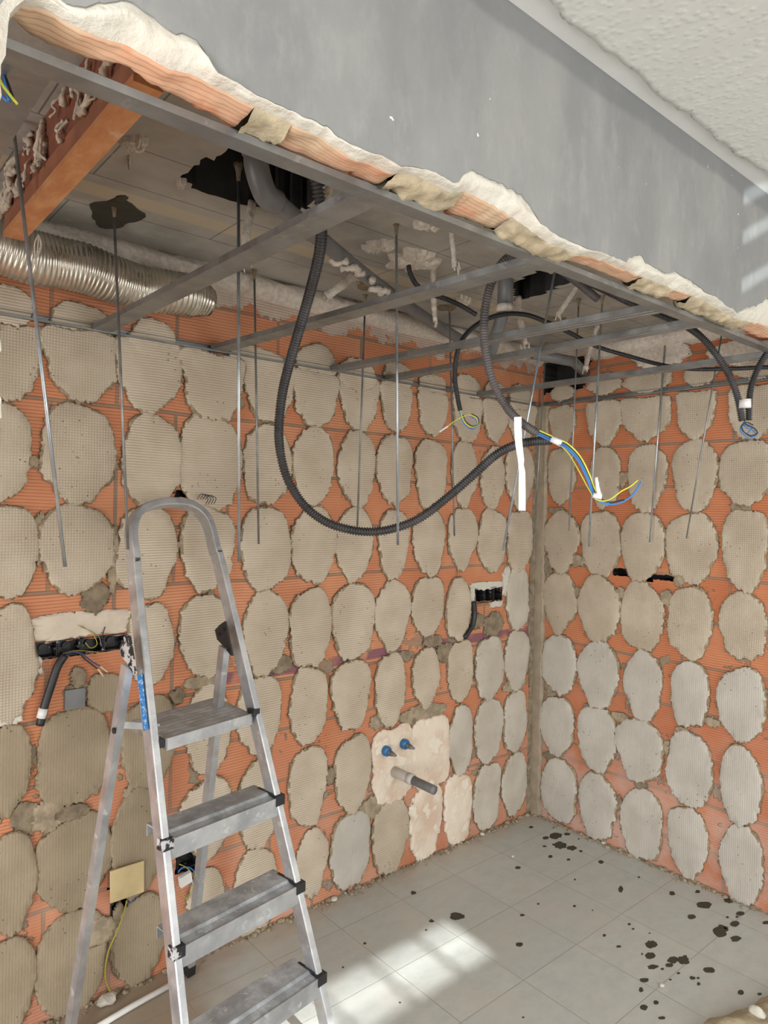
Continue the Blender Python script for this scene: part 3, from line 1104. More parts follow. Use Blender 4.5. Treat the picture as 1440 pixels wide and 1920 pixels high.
# crumbly fillings between the dabs
fill = [('L', 46, 855, 72, 878), ('L', 200, 1000, 222, 1110), ('L', 150, 1090, 205, 1150), ('L', 60, 958, 84, 1060), ('L', 120, 1270, 165, 1330), ('L', 205, 985, 222, 1022),
        ('L', 312, 1013, 336, 1030), ('L', 388, 1106, 400, 1118), ('L', 440, 745, 456, 768), ('L', 345, 1265, 410, 1292), ('L', 318, 1290, 345, 1318), ('L', 505, 1228, 546, 1262),
        ('L', 790, 1190, 828, 1214), ('L', 735, 1220, 775, 1240), ('L', 815, 1205, 850, 1240), ('L', 905, 1148, 942, 1192), ('L', 878, 1150, 905, 1180), ('L', 692, 1340, 720, 1366),
        ('L', 745, 1320, 835, 1355), ('L', 770, 1342, 792, 1362), ('L', 608, 1438, 626, 1470), ('L', 672, 1490, 735, 1530), ('L', 940, 1270, 985, 1296), ('L', 20, 1500, 70, 1570),
        ('L', 60, 1500, 120, 1560), ('L', 205, 1690, 235, 1830), ('L', 150, 1720, 215, 1770), ('L', 100, 1508, 170, 1535), ('L', 233, 1465, 262, 1500), ('L', 130, 1250, 160, 1290),
        ('L', 290, 1370, 330, 1420), ('L', 990, 1000, 1001, 1300), ('L', 990, 1300, 1000, 1510),
        ('R', 1068, 1040, 1100, 1062), ('R', 1020, 1040, 1040, 1080), ('R', 1160, 885, 1180, 912), ('R', 1078, 1100, 1090, 1118), ('R', 1160, 1100, 1172, 1122), ('R', 1240, 1106, 1262, 1135),
        ('R', 1372, 940, 1410, 966), ('R', 1030, 950, 1060, 965), ('R', 1240, 990, 1252, 1030), ('R', 1148, 1335, 1182, 1352), ('R', 1245, 1388, 1256, 1412), ('R', 1268, 1362, 1292, 1378),
        ('R', 1190, 1464, 1215, 1480), ('R', 1155, 1490, 1168, 1518), ('R', 1095, 1320, 1110, 1332), ('R', 1322, 1345, 1352, 1362), ('R', 1020, 1410, 1050, 1428), ('R', 1410, 1280, 1440, 1330),
        ('R', 1024, 1260, 1045, 1310), ('R', 1265, 1078, 1285, 1100), ('R', 1115, 1440, 1135, 1456)]
for q in fill:
    dab(q[0], *q[1:], name='mortar_crumb', mat=M_ROUGHD if R.random() < 0.5 else M_ROUGH, h=R.uniform(0.006, 0.014), p=2.0, rough=1.35)
# gypsum repairs
dab('L', 697, 1362, 771, 1502, name='plaster_patch', mat=M_PINK, h=0.016, p=4.5, taper=0.0, rough=1.0)
dab('L', 769, 1344, 839, 1477, name='plaster_patch', mat=M_PINK, h=0.017, p=4.5, taper=0.05, rough=1.0)
dab('L', 766, 1470, 824, 1612, name='plaster_patch', mat=M_PINK, h=0.014, p=3.0, taper=0.2, rough=1.4)
dab('L', 830, 1450, 882, 1578, name='plaster_patch', mat=M_PINK, h=0.015)
dab('L', 58, 1146, 245, 1194, name='plaster_patch', mat=M_PATCH, h=0.005, p=5, taper=0, rough=1.5)
dab('L', 880, 1090, 944, 1104, name='plaster_patch', mat=M_PLAS, h=0.006, p=4, taper=0, rough=1.5)
dab('L', 879, 1100, 889, 1136, name='plaster_patch', mat=M_PLAS, h=0.006, p=4, taper=0, rough=1.2)
dab('L', 918, 1126, 942, 1138, name='plaster_patch', mat=M_PLAS, h=0.006, p=4, taper=0, rough=1.2)
dab('L', 941, 1064, 957, 1118, name='plaster_patch', mat=M_PLAS, h=0.010, p=2.5, taper=0, rough=1.8)
dab('L', -5, 1305, 36, 1360, name='plaster_patch', mat=M_PLAS, h=0.012, p=2.5, taper=-0.4, rough=1.5)
dab('L', 62, 1232, 78, 1270, name='plaster_patch', mat=M_PLAS, h=0.006, p=2.5, taper=0, rough=1.5)

# vertical mortar strip in the corner and the rounded crust under the slab
bm = bmesh.new()
rows = []
for i in range(150):
    z = 2.19 * i / 149
    e = mnoise.noise(V((z * 18, 0, 4))) * 0.008
    rows.append([bm.verts.new(c) for c in ((-0.016, -0.004, z), (-0.018, -0.03, z), (-0.018, -0.058 + e, z), (-0.006, -0.068 + e + R.uniform(-.003, .003), z), (0.001, -0.07 + e, z))])
for a, b in zip(rows, rows[1:]):
    for k in range(4):
        bm.faces.new((a[k], a[k + 1], b[k + 1], b[k]))
obj('corner_strip', bm, M_GTRIM, wall_right)
bm = bmesh.new()
rows = []
for i in range(150):
    z = 2.19 * i / 149
    e = mnoise.noise(V((z * 14, 0, 8))) * 0.006
    rows.append([bm.verts.new(c) for c in ((-0.012, -0.001, z), (-0.020, -0.010 + e * 0.5, z), (-0.034 + e, -0.007, z), (-0.042 + e, 0.001, z))])
for a, b in zip(rows, rows[1:]):
    for k in range(3):
        bm.faces.new((a[k], a[k + 1], b[k + 1], b[k]))
obj('corner_mortar', bm, M_ROUGHD, wall_left)


def crust(name, mat, par, ptf, n, r, seed):
    bm = bmesh.new()
    rings = []
    for i in range(n):
        c, nx = ptf(i / (n - 1))
        ring = []
        for k in range(11):
            a = math.pi * (0.5 + 1.0 * k / 10) if nx == 'y' else math.pi * (0.5 + k / 10)
            rr = r * (1 + 0.22 * mnoise.noise(V((i * 0.08, k * 0.5, seed))) + 0.12 * mnoise.noise(V((i * 0.4, k * 1.1, seed))))
            q = V((0, math.cos(a) * rr * 1.25, math.sin(a) * rr)) if nx == 'y' else V((math.cos(a) * rr * 1.25, 0, math.sin(a) * rr))
            ring.append(bm.verts.new(c + q))
        rings.append(ring)
    for a, b in zip(rings, rings[1:]):
        for k in range(10):
            bm.faces.new((a[k], a[k + 1], b[k + 1], b[k]))
    return obj(name, bm, mat, par, True)


crust('plaster_cove', M_HANG, wall_left, lambda f: (V((-2.6 + 2.6 * f, 0.012, 2.462)), 'y'), 220, 0.048, 3.0)
crust('plaster_cove', M_HANG, wall_right, lambda f: (V((0.015, -0.34 - 1.1 * f, 2.455)), 'x'), 120, 0.06, 8.0)
dab('R', 1185, 640, 1290, 690, name='plaster_patch', mat=M_HANG, h=0.02, rough=2)
dab('R', 1330, 640, 1450, 680, name='plaster_patch', mat=M_HANG, h=0.02, rough=2)

# ------------------------------------------------------------------ details of the slab
for (u, v, du, dv, m) in ((215, 400, 48, 26, M_SPAT), (228, 371, 11, 6, M_SPAT), (690, 536, 22, 8, M_ROUGHD), (838, 576, 20, 6, M_ROUGHD), (400, 499, 22, 8, M_VOID), (1040, 598, 20, 6, M_ROUGHD)):
    c = at(u, v, 2, ZK)
    a = at(u - du, v, 2, ZK)
    b = at(u, v - dv, 2, ZK)
    bm = bmesh.new()
    N = 30
    vs = []
    sd = R.uniform(0, 50)
    r1 = abs((a - c).dot(V((0.55, -0.83, 0)).normalized()))
    for i in range(N):
        th = 2 * math.pi * i / N
        k = 1 + 0.5 * mnoise.noise(V((math.cos(th) * 1.8, math.sin(th) * 1.8, sd)))
        p = c + ((a - c) * math.cos(th) + (b - c) * math.sin(th)) * k
        vs.append(p)
    cv = bm.verts.new(c - V((0, 0, 0.008)))
    r0 = [bm.verts.new(p - V((0, 0, -0.002))) for p in vs]
    r1_ = [bm.verts.new(c.lerp(p, 0.92) - V((0, 0, 0.004))) for p in vs]
    for i in range(N):
        j = (i + 1) % N
        bm.faces.new((r0[i], r0[j], r1_[j], r1_[i]))
        bm.faces.new((r1_[i], r1_[j], cv))
    obj('grout_blot', bm, m, ceiling_slab)
# white plaster left on the slab
for (u, v, du, dv) in ((775, 485, 52, 18), (715, 455, 26, 7), (700, 460, 18, 4), (340, 338, 9, 4), (805, 415, 26, 11), (242, 298, 3, 9), (253, 262, 24, 10), (870, 560, 14, 6)):
    c = at(u, v, 2, ZK)
    a = at(u - du, v, 2, ZK) - c
    b = at(u, v - dv, 2, ZK) - c
    bm = bmesh.new()
    sd = R.uniform(0, 50)
    N = 40
    r0, r1, r2 = [], [], []
    for i in range(N):
        th = 2 * math.pi * i / N
        k = 1 + 0.55 * mnoise.noise(V((math.cos(th) * 2.2, math.sin(th) * 2.2, sd))) + R.uniform(-0.08, 0.08)
        d = (a * math.cos(th) + b * math.sin(th)) * k
        r0.append(bm.verts.new(c + d + V((0, 0, 0.002))))
        r1.append(bm.verts.new(c + d * 0.9 - V((0, 0, 0.010 + R.uniform(0, .006)))))
        r2.append(bm.verts.new(c + d * 0.5 - V((0, 0, 0.016 + R.uniform(0, .012)))))
    cv = bm.verts.new(c - V((0, 0, 0.02)))
    for i in range(N):
        j = (i + 1) % N
        bm.faces.new((r0[i], r0[j], r1[j], r1[i]))
        bm.faces.new((r1[i], r1[j], r2[j], r2[i]))
        bm.faces.new((r2[i], r2[j], cv))
    obj('plaster_residue', bm, M_HANG, ceiling_slab)

# fibrous plaster hangers of the lost ceiling
HG = [((473, 385, 2.44), (455, 492, 2.20), 12, 'ragged white plaster hanger beside the foremost slab hole'),
      ((622, 338, 2.47), (612, 410, 2.34), 10, 'plaster hanger behind the thick black corrugated conduit'),
      ((843, 412, 2.47), (852, 500, 2.31), 9, 'upright plaster hanger touching the white plaster lump on the slab'),
      ((812, 500, 2.46), (816, 602, 2.26), 8, 'plaster hanger with frayed foot below the white plaster lump'),
      ((672, 515, 2.46), (612, 556, 2.34), 9, 'slanting plaster hanger leaning off the grey drain pipe'),
      ((1092, 524, 2.47), (1046, 590, 2.32), 8, 'slanting plaster hanger left of the leaning threaded rod'),
      ((972, 560, 2.46), (985, 645, 2.26), 9, 'plaster hanger beside the vertical grey pipe'),
      ((1120, 612, 2.46), (1098, 692, 2.24), 8, 'frayed plaster hanger in front of the dark wall opening')]
for (ua, va, za), (ub, vb, zb), w, lab in HG:
    # the hanger starts on the slab and hangs roughly below it
    A = at(ua, va, 2, ZK)
    A2 = at(ua, va, 2, za)
    D = (A - CAM).length
    dA = -(RM.transposed() @ (A - CAM)).z
    B = dep(ub, vb, dA * 0.985)
    mid = A.lerp(B, 0.5) + V((R.uniform(-.01, .01), R.uniform(-.01, .01), 0))
    pts = catmull([A + V((0, 0, 0.005)), mid, B], 0.008)
    rr = w * dA / FPX
    sd = R.uniform(0, 50)
    bm = bmesh.new()
    tube(bm, pts, lambda i, Ls: rr * (1 + 0.35 * mnoise.noise(V((Ls * 22, sd, 0))) + R.uniform(-.08, .08)) * (1.15 if i < 3 else 1.0), 9, True, 0.6, 0.12)
    for _ in range(5):
        q = B + V((R.uniform(-rr, rr), R.uniform(-rr, rr), 0.01))
        tube(bm, [q, q + V((R.uniform(-.01, .01), 0, -R.uniform(.01, .035)))], 0.0022, 5)
    tag(obj('plaster_hanger', bm, M_HANG, None, True), lab, 'plaster hanger', 'plaster hangers on the kitchen slab')

# ------------------------------------------------------------------ terracotta partition stub with mortar drips
ZT = 2.33
pt = empty('brick_partition', (-2.63, -0.75, ZT), 'orange terracotta partition stub hanging from the slab at top left', 'partition')
bm = bmesh.new()
ya, yb = -0.30, -1.20
xl, xr = -2.660, -2.610
box(bm, xl, xr, yb, ya, ZT, ZT + 0.012)
bevel(bm, 0.003)
obj('bottom_board', bm, M_TERRA, pt)
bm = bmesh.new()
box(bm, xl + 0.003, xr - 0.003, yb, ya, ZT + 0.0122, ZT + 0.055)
obj('shaded_side_board', bm, M_TERRAB, pt)
bm = bmesh.new()
box(bm, xl + 0.008, xr - 0.004, yb, ya, ZT + 0.055, ZK)
obj('brick_course', bm, M_TERRAD, pt)
bm = bmesh.new()
for i in range(44):
    y = yb + 0.08 + (ya - yb - 0.1) * R.random()
    z0 = ZT + 0.07 + R.uniform(0.0, 0.10)
    pts = [V((xl + 0.006, y, z0))]
    for q_ in range(R.choice((2, 3, 4))):
        l_ = pts[-1]
        pts.append(V((xl - R.uniform(0.0, 0.008), l_.y + R.uniform(-.022, .022), max(ZT + 0.05, l_.z - R.uniform(0.006, 0.028)))))
    r0 = R.uniform(0.002, 0.008)
    sd = R.uniform(0, 60)
    tube(bm, catmull(pts, 0.003), lambda i, Ls: r0 * (1 + 0.7 * mnoise.noise(V((Ls * 90, sd, 0))) + R.uniform(-.1, .1)), 9, True, 1.0, 0.12)
obj('mortar_drips', bm, M_DRIP, pt, True)
bm = bmesh.new()
A = at(72, 440, 2, ZT)
for _ in range(4):
    tube(bm, catmull([A, A + V((R.uniform(-.01, .01), 0.0, -0.03)), A + V((-0.02 + R.uniform(-.01, .02), 0.01, -0.06 - R.uniform(0, .03)))], 0.006), 0.0016, 5)
obj('fibre_tuft', bm, M_HANG, pt)

# ------------------------------------------------------------------ flexible duct
P = [at(-70, 440, 1, -0.095), at(0, 462, 1, -0.095), at(60, 483, 1, -0.095), at(110, 493, 1, -0.09), at(160, 504, 1, -0.09), at(215, 525, 1, -0.085), at(265, 540, 1, -0.08),
     at(320, 548, 1, -0.09), at(360, 556, 1, -0.08), at(390, 566, 1, -0.07)]
pts = catmull(P, 0.0035)
n = len(pts)
bm = bmesh.new()


def duct_r(i, Ls):
    f = i / n
    base = 0.082 - 0.012 * f
    if f > 0.9:
        base *= 1 - (f - 0.9) * 2.5
    return base + 0.0028 * math.sin(i * 2 * math.pi / 4.0) + 0.004 * mnoise.noise(V((i * 0.06, 0, 0)))


tube(bm, pts, duct_r, 28, True, 0.95)
tag(obj('flexible_duct', bm, M_FLEX, None, True), 'ribbed flexible aluminium duct along the top of the left wall', 'duct')

# ------------------------------------------------------------------ grey drain pipes
dp = empty('drain_pipe', at(520, 380, 2, 2.4), 'long grey plastic drain pipe running from the foremost slab hole to the back wall', 'pipe')
bm = bmesh.new()
run = [at(505, 368, 2, 2.39), at(600, 448, 2, 2.405), at(700, 528, 2, 2.415), at(800, 598, 2, 2.42), at(862, 636, 2, 2.42)]
tube(bm, catmull(run, 0.03), 0.024, 18)
obj('pipe_run', bm, M_PVC, dp, True)
e0 = at(505, 368, 2, 2.39)
dv = (run[1] - run[0]).normalized()
bm = bmesh.new()
top = V((e0.x - 0.055, e0.y - 0.03, 2.45))
tube(bm, catmull([V((top.x, top.y, 2.58)), V((top.x, top.y, 2.47)), V((top.x + 0.005, top.y + 0.003, 2.43)), e0 - dv * 0.02 + V((0, 0, -0.003)), e0 + dv * 0.035], 0.008), 0.029, 20)
obj('elbow', bm, M_PVC, dp, True)
bm = bmesh.new()
tube(bm, [V((top.x, top.y, 2.46)), V((top.x, top.y, 2.53))], 0.034, 20)
obj('socket', bm, M_PVC, dp, True)
for k, (u, v) in enumerate(((640, 478), (655, 492), (672, 503), (690, 515), (705, 530), (718, 537), (742, 556))):
    c = at(u, v, 2, 2.405) + V((0, 0, -0.018))
    bm = bmesh.new()
    q = [c + V((R.uniform(-.03, .03), R.uniform(-.02, .02), R.uniform(-.004, .004))) for _ in range(3)]
    tube(bm, catmull(q, 0.006), lambda i, Ls: 0.011 * R.uniform(0.6, 1.2), 7, True, 1, 0.2)
    obj('plaster_splash', bm, M_HANG, dp, True)

bm = bmesh.new()
tube(bm, [at(1000, 664, 2, 2.34), at(1075, 678, 2, 2.34), V((0.11, -0.24, 2.335))], 0.024, 18)
tag(obj('drain_pipe', bm, M_PVC, None, True), 'short grey drain pipe entering the dark opening at the top of the corner', 'pipe')
vp = empty('vent_pipe', at(948, 540, 2, ZK), 'grey soil pipe dropping from the slab behind the second corrugated conduit', 'pipe')
c = at(950, 540, 2, 2.47)
dpt = -(RM.transposed() @ (c - CAM)).z
bm = bmesh.new()
b2 = dep(946, 585, dpt)
tube(bm, [V((c.x, c.y, 2.6)), b2], 0.029, 18)
obj('socket', bm, M_PVC, vp, True)
bm = bmesh.new()
tube(bm, catmull([b2 + V((0, 0, 0.03)), dep(940, 598, dpt), dep(926, 640, dpt * 1.02), dep(918, 668, dpt * 1.05)], 0.01), 0.023, 18)
obj('pipe_run', bm, M_PVC, vp, True)
bm = bmesh.new()
q0, q1 = dep(946, 572, dpt - 0.02), dep(946, 584, dpt - 0.02)
tube(bm, [q0, q1], 0.0315, 14, True, 1, 0.05)
obj('plaster_ring', bm, M_HANG, vp, True)

# ------------------------------------------------------------------ ceiling grid
G = 'galvanised channels of the dropped ceiling frame'


def channel(p0, p1, w, h, grooves, label, near_open=True):
    """a cold-rolled profile lying flat: web down, flanges up, lips folded in"""
    d = (p1 - p0)
    d.z = 0
    dn = d.normalized()
    s = V((0, 0, 1)).cross(dn).normalized()
    th = 0.0012
    if grooves:
        g = 0.0035
        outer = [(-w / 2, h), (-w / 2, 0), (-w * 0.30, 0), (-w * 0.27, g), (-w * 0.18, g), (-w * 0.15, 0), (w * 0.15, 0), (w * 0.18, g), (w * 0.27, g), (w * 0.30, 0), (w / 2, 0), (w / 2, h)]
    else:
        outer = [(-w / 2 + 0.009, h), (-w / 2, h - 0.002), (-w / 2, 0), (w / 2, 0), (w / 2, h - 0.002), (w / 2 - 0.009, h)]
    inner = [(a * (1 - 2 * th / w), b + th) for a, b in reversed(outer)]
    prof = outer + inner
    bm = bmesh.new()
    r = [[bm.verts.new(p + s * a + V((0, 0, b))) for a, b in prof] for p in (p0, p1)]
    m = len(prof)
    for k in range(m):
        bm.faces.new((r[0][k], r[0][(k + 1) % m], r[1][(k + 1) % m], r[1][k]))
    return tag(obj('ceiling_channel', bm, M_ZINC), label, 'ceiling channel', G)


ZC = 2.193
channel(V((-2.868, -1.365, ZC)), V((-2.868, -0.02, ZC)), 0.085, 0.024, False, 'wide cross channel at the far upper left corner, leftmost of the frame')
channel(V((-2.300, -1.375, ZC)), V((-2.315, -0.02, ZC)), 0.058, 0.018, False, 'cross channel crossed by the thick black conduit, second from the left')
channel(V((-1.805, -1.375, ZC)), V((-1.905, -0.02, ZC)), 0.058, 0.018, False, 'cross channel that the second corrugated conduit hangs over, third from the left')
channel(V((-1.275, -1.375, ZC)), V((-1.375, -0.02, ZC)), 0.052, 0.018, True, 'grooved cross channel, left one of the close pair in the middle')
channel(V((-1.055, -1.375, ZC)), V((-1.085, -0.02, ZC)), 0.052, 0.018, True, 'grooved cross channel, right one of the close pair in the middle')
channel(V((-0.462, -1.375, ZC)), V((-0.490, -0.02, ZC)), 0.048, 0.018, True, 'grooved cross channel nearest the right wall')


def angle(name, p0, p1, out, w, h, label):
    d = (p1 - p0).normalized()
    th = 0.0015
    prof = [(0, 0), (w, 0), (w, 0.006), (w - th, 0.006), (w - th, th), (th, th), (th, h - th), (w - 0.008, h - th), (w - 0.008, h), (0, h)]
    bm = bmesh.new()
    r = [[bm.verts.new(p + out * a + V((0, 0, b))) for a, b in prof] for p in (p0, p1)]
    m = len(prof)
    for k in range(m):
        bm.faces.new((r[0][k], r[0][(k + 1) % m], r[1][(k + 1) % m], r[1][k]))
    return tag(obj(name, bm, M_ZINC), label, 'wall track')


angle('perimeter_track', V((-3.6, -0.002, 2.19)), V((-0.03, -0.002, 2.19)), V((0, -1, 0)), 0.024, 0.022, 'bright galvanised track fixed along the left wall')
angle('perimeter_track', V((-0.002, -1.375, 2.19)), V((-0.002, -0.03, 2.19)), V((-1, 0, 0)), 0.024, 0.022, 'galvanised track fixed along the right wall')
angle('perimeter_track', V((-2.95, -1.404, 2.186)), V((-0.03, -1.404, 2.186)), V((0, 1, 0)), 0.034, 0.012, 'galvanised track along the broken brick edge over the opening')

# ------------------------------------------------------------------ threaded rods
rods = [((25, 240), (122, 1063), 1.5, 'long threaded rod leaning at far left, beside the terracotta partition', M_ROD, .0042),
        ((215, 430), (240, 1030), 1.509, 'threaded rod hanging from the dark grout blot, ending behind the ladder hoop', M_ROD2, .0040),
        ((447, 290), (448, 1053), 1.5, 'threaded rod right of the ladder hoop, hanging from beside the foremost slab hole', M_ROD, .0040),
        ((477, 520), (485, 1020), 1.5, 'dull threaded rod just right of the rod beside the ladder hoop', M_ROD2, .0040),
        ((743, 390), (746, 1022), 1.53, 'threaded rod hanging in front of the loop of the thick black conduit, in the middle', M_ROD, .0040),
        ((685, 555), (670, 990), 1.555, 'dull threaded rod whose foot ends behind the bottom of the black conduit loop', M_ROD2, .0040),
        ((1040, 510), (943, 1033), 1.5, 'threaded rod slanting to the left behind the hanging white tape', M_ROD, .0040),
        ((843, 590), (852, 1005), 1.525, 'thin dull threaded rod beside the wire curl of the thin conduit', M_ROD2, .0036),
        ((1130, 550), (1104, 1025), 1.5, 'threaded rod passing behind the blue and yellow wires near the corner', M_ROD, .0038),
        ((1250, 625), (1218, 1017), 1.5, 'threaded rod hanging before the right wall, right of the wire hook', M_ROD, .0038),
        ((1350, 645), (1287, 1010), 1.54, 'thin threaded rod leaning left before the right wall, rightmost of all', M_ROD2, .0030),
        ((1078, 735), (1067, 995), 1.56, 'short dull threaded rod close to the right wall beside the white cable tape', M_ROD2, .0032),
        ((1025, 635), (1001, 1007), 1.5, 'threaded rod hanging right in the room corner', M_ROD2, .0036)]
for (tu, tv), (bu, bv_), zb, lab, mt, rad in rods:
    B = at(bu, bv_, 2, zb)
    if B.y > -0.09:
        B = at(bu, bv_, 1, -0.12)
    if B.x > -0.07:
        B = at(bu, bv_, 0, -0.09)
    pv = proj((B.x, B.y, ZK))[1]
    tu2 = bu + (tu - bu) * (bv_ - pv) / (bv_ - tv)
    T = at(tu2, pv, 2, ZK + 0.01)
    T.x = min(T.x, -0.02)
    root = empty('threaded_rod', T, lab, 'threaded rod', 'threaded hanger rods of the lost ceiling')
    bm = bmesh.new()
    tube(bm, [T, B], rad, 10)
    obj('rod', bm, mt, root, True)
    bm = bmesh.new()
    tube(bm, [T, T.lerp(B, 0.02), T.lerp(B, 0.045)], lambda i, Ls: (0.013, 0.007, 0.0045)[i], 8, True, 1, 0.15)
    obj('mortar_collar', bm, M_ROUGHD, root, True)


# ------------------------------------------------------------------ conduits
def wire(name, mat, pts, r, par, step=0.006):
    bm = bmesh.new()
    tube(bm, catmull(pts, step), r, 8)
    return obj(name, bm, mat, par, True)


def conduit(label, pts, r, mat, pitch, group=None, depth=0.0036):
    root = empty('corrugated_conduit', pts[0], label, 'conduit', 'black corrugated conduits in the ceiling void')
    bm = bmesh.new()
    ribbed(bm, pts, r, pitch, depth)
    obj('hose', bm, mat, root, True)
    return root


K1 = [(586, 300, 1.72), (590, 325, 1.70), (600, 380, 1.72), (603, 430, 1.76), (598, 480, 1.82), (582, 545, 1.92), (565, 605, 2.0), (546, 670, 2.08), (530, 735, 2.15), (523, 800, 2.2), (526, 850, 2.24),
      (540, 900, 2.26), (570, 947, 2.28), (610, 978, 2.28), (655, 993, 2.28), (700, 997, 2.28), (745, 989, 2.28), (790, 970, 2.28), (840, 932, 2.28), (885, 893, 2.28), (930, 853, 2.29), (968, 834, 2.3),
      (1000, 828, 2.31), (1033, 826, 2.32)]
k1 = conduit('thickest black corrugated conduit hanging from the slab in a deep loop', [dep(*q) for q in K1], 0.0152, M_CONDUIT, 0.0088)
K2 = [(1120, 560, 2.40), (1060, 512, 2.32), (1010, 484, 2.25), (972, 476, 2.22), (944, 490, 2.2), (924, 524, 2.2), (911, 570, 2.2), (907, 620, 2.2), (912, 670, 2.2), (924, 715, 2.2), (944, 755, 2.21), (972, 788, 2.23), (1006, 812, 2.25)]
k2 = conduit('grey-dusted corrugated conduit arching over the third cross channel down to the taped joint', [dep(*q) for q in K2], 0.0142, M_CONDUIT2, 0.0085)
# wires out of k2
W = [(1004, 810, 2.25), (1020, 817, 2.24), (1042, 827, 2.22), (1062, 837, 2.2), (1084, 860, 2.19), (1101, 893, 2.18), (1112, 922, 2.18), (1124, 936, 2.18), (1142, 943, 2.17), (1168, 938, 2.17), (1190, 922, 2.17), (1203, 901, 2.17)]


def shifted(W, du, dv, cut=None):
    return [dep(u + du, v + dv, d) for u, v, d in (W[:cut] if cut else W)]


wire('blue_wire', M_BLUE, shifted(W, -1, 3), 0.0028, k2)
wire('blue_wire', M_BLUE, shifted(W, 1.0, 0, 9), 0.0024, k2)
wire('yellow_green_wire', M_YEL, shifted(W, 4, -4, 8), 0.0026, k2)
wire('yellow_green_wire', M_YEL, [dep(*q) for q in ((1050, 834, 2.23), (1066, 850, 2.22), (1084, 880, 2.2), (1103, 915, 2.19), (1118, 936, 2.18), (1140, 938, 2.17), (1165, 921, 2.17), (1182, 912, 2.17), (1196, 900, 2.17))], 0.0022, k2)
wire('black_wire', M_WBLK, shifted(W, 2, -1, 10), 0.0024, k2)
bm = bmesh.new()
tube(bm, [dep(1034, 823, 2.225), dep(1053, 832, 2.215)], 0.0105, 12, True, 1, 0.04)
obj('white_tape', bm, M_TAPE, k2, True)
bm = bmesh.new()
tube(bm, catmull([dep(1118, 895, 2.17), dep(1121, 915, 2.165), dep(1124, 932, 2.17)], 0.005), lambda i, Ls: 0.0045 + Ls * 0.06, 8, True, 1, 0.2)
tube(bm, [dep(1112, 929, 2.17), dep(1128, 932, 2.165)], 0.009, 9, True, 1, 0.15)
obj('tape_knot', bm, M_TAPE, k2, True)
# hanging tape strip that ties k1 to k2
bm = bmesh.new()
ts = [(971, 782, 2.18, 7), (971, 800, 2.18, 7), (972, 822, 2.18, 7), (974, 842, 2.2, 6.5), (977, 862, 2.2, 6), (977, 872, 2.2, 5), (979, 885, 2.2, 6), (979, 920, 2.2, 6.5), (979, 957, 2.2, 6.5)]
prev = None
for u, v, d, hw in ts:
    a, b = dep(u - hw, v, d), dep(u + hw, v + R.uniform(-1, 1), d)
    cur = [bm.verts.new(a), bm.verts.new(b), bm.verts.new(b + V((.0004, .0008, 0))), bm.verts.new(a + V((.0004, .0008, 0)))]
    if prev:
        for k in range(4):
            bm.faces.new((prev[k], prev[(k + 1) % 4], cur[(k + 1) % 4], cur[k]))
    else:
        bm.faces.new(cur)
    prev = cur
bm.faces.new(prev)
obj('tape_strip', bm, M_TAPE, k2)

K3 = [(1450, 688, 2.62), (1380, 691, 2.68), (1300, 692, 2.75), (1240, 684, 2.82), (1180, 668, 2.85), (1120, 650, 2.85), (1070, 625, 2.8), (1030, 606, 2.72), (985, 590, 2.62), (940, 590, 2.55), (900, 605, 2.5), (870, 632, 2.45),
      (856, 668, 2.42), (853, 710, 2.42), (858, 745, 2.42), (863, 770, 2.42)]
k3 = conduit('thin black conduit winding across the ceiling void and drooping to a curl of wires', [dep(*q) for q in K3], 0.0088, M_BLACK, 0.006, None, 0.0014)
cur = [(863, 768), (866, 780), (872, 793), (884, 801), (895, 797), (894, 785), (882, 778), (868, 781), (852, 790), (838, 800)]
wire('yellow_green_wire', M_YEL, [dep(u, v, 2.42) for u, v in cur], 0.0017, k3)
wire('blue_wire', M_BLUE, [dep(u - 1, v + 3, 2.42) for u, v in cur[:7]], 0.0017, k3)
wire('black_wire', M_WBLK, [dep(u + 2, v - 2, 2.42) for u, v in cur[1:7]], 0.0017, k3)
wire('bared_end', M_TAPE, [dep(840, 799, 2.42), dep(831, 805, 2.42), dep(824, 810, 2.42)], 0.003, k3)

K4 = [(1100, 528, 2.45), (1150, 552, 2.5), (1190, 572, 2.52), (1235, 590, 2.5), (1280, 608, 2.46), (1315, 632, 2.42), (1345, 668, 2.4), (1368, 705, 2.4), (1383, 745, 2.4), (1392, 790, 2.4)]
k4 = conduit('dusty black conduit arcing from behind the edge track down to the bundle at right', [dep(*q) for q in K4], 0.0128, M_CONDUIT, 0.0075)
K5 = [(1470, 640, 2.3), (1445, 655, 2.34), (1424, 685, 2.38), (1410, 720, 2.4), (1405, 750, 2.4), (1404, 788, 2.4)]
k5 = conduit('black conduit coming in from the right frame edge to the bundle', [dep(*q) for q in K5], 0.0115, M_BLACK, 0.0075)
bm = bmesh.new()
c0, c1_ = dep(1396, 750, 2.39), dep(1396, 765, 2.39)
tube(bm, [c0, c1_], 0.030, 16, True, 0.62)
obj('white_tape', bm, M_TAPE, k4, True)
kn = [(1393, 790), (1398, 800), (1412, 806), (1418, 815), (1405, 820), (1392, 812), (1388, 802), (1398, 795), (1410, 800), (1402, 812), (1412, 818)]
wire('blue_wire', M_BLUE, [dep(u, v + 1, 2.38) for u, v in kn], 0.0022, k4)
wire('black_wire', M_WBLK, [dep(u + 2, v - 3, 2.37) for u, v in kn[:9]], 0.0022, k4)
wire('yellow_green_wire', M_YEL, [dep(u - 1, v, 2.385) for u, v in kn[1:8]], 0.0020, k5)
wire('blue_wire', M_BLUE, [dep(u + 3, v - 2, 2.39) for u, v in kn[2:7]], 0.0020, k5)
K6 = [(766, 498, 2.3), (770, 515, 2.3), (782, 535, 2.33), (804, 549, 2.38), (840, 562, 2.45), (868, 575, 2.5), (893, 590, 2.52)]
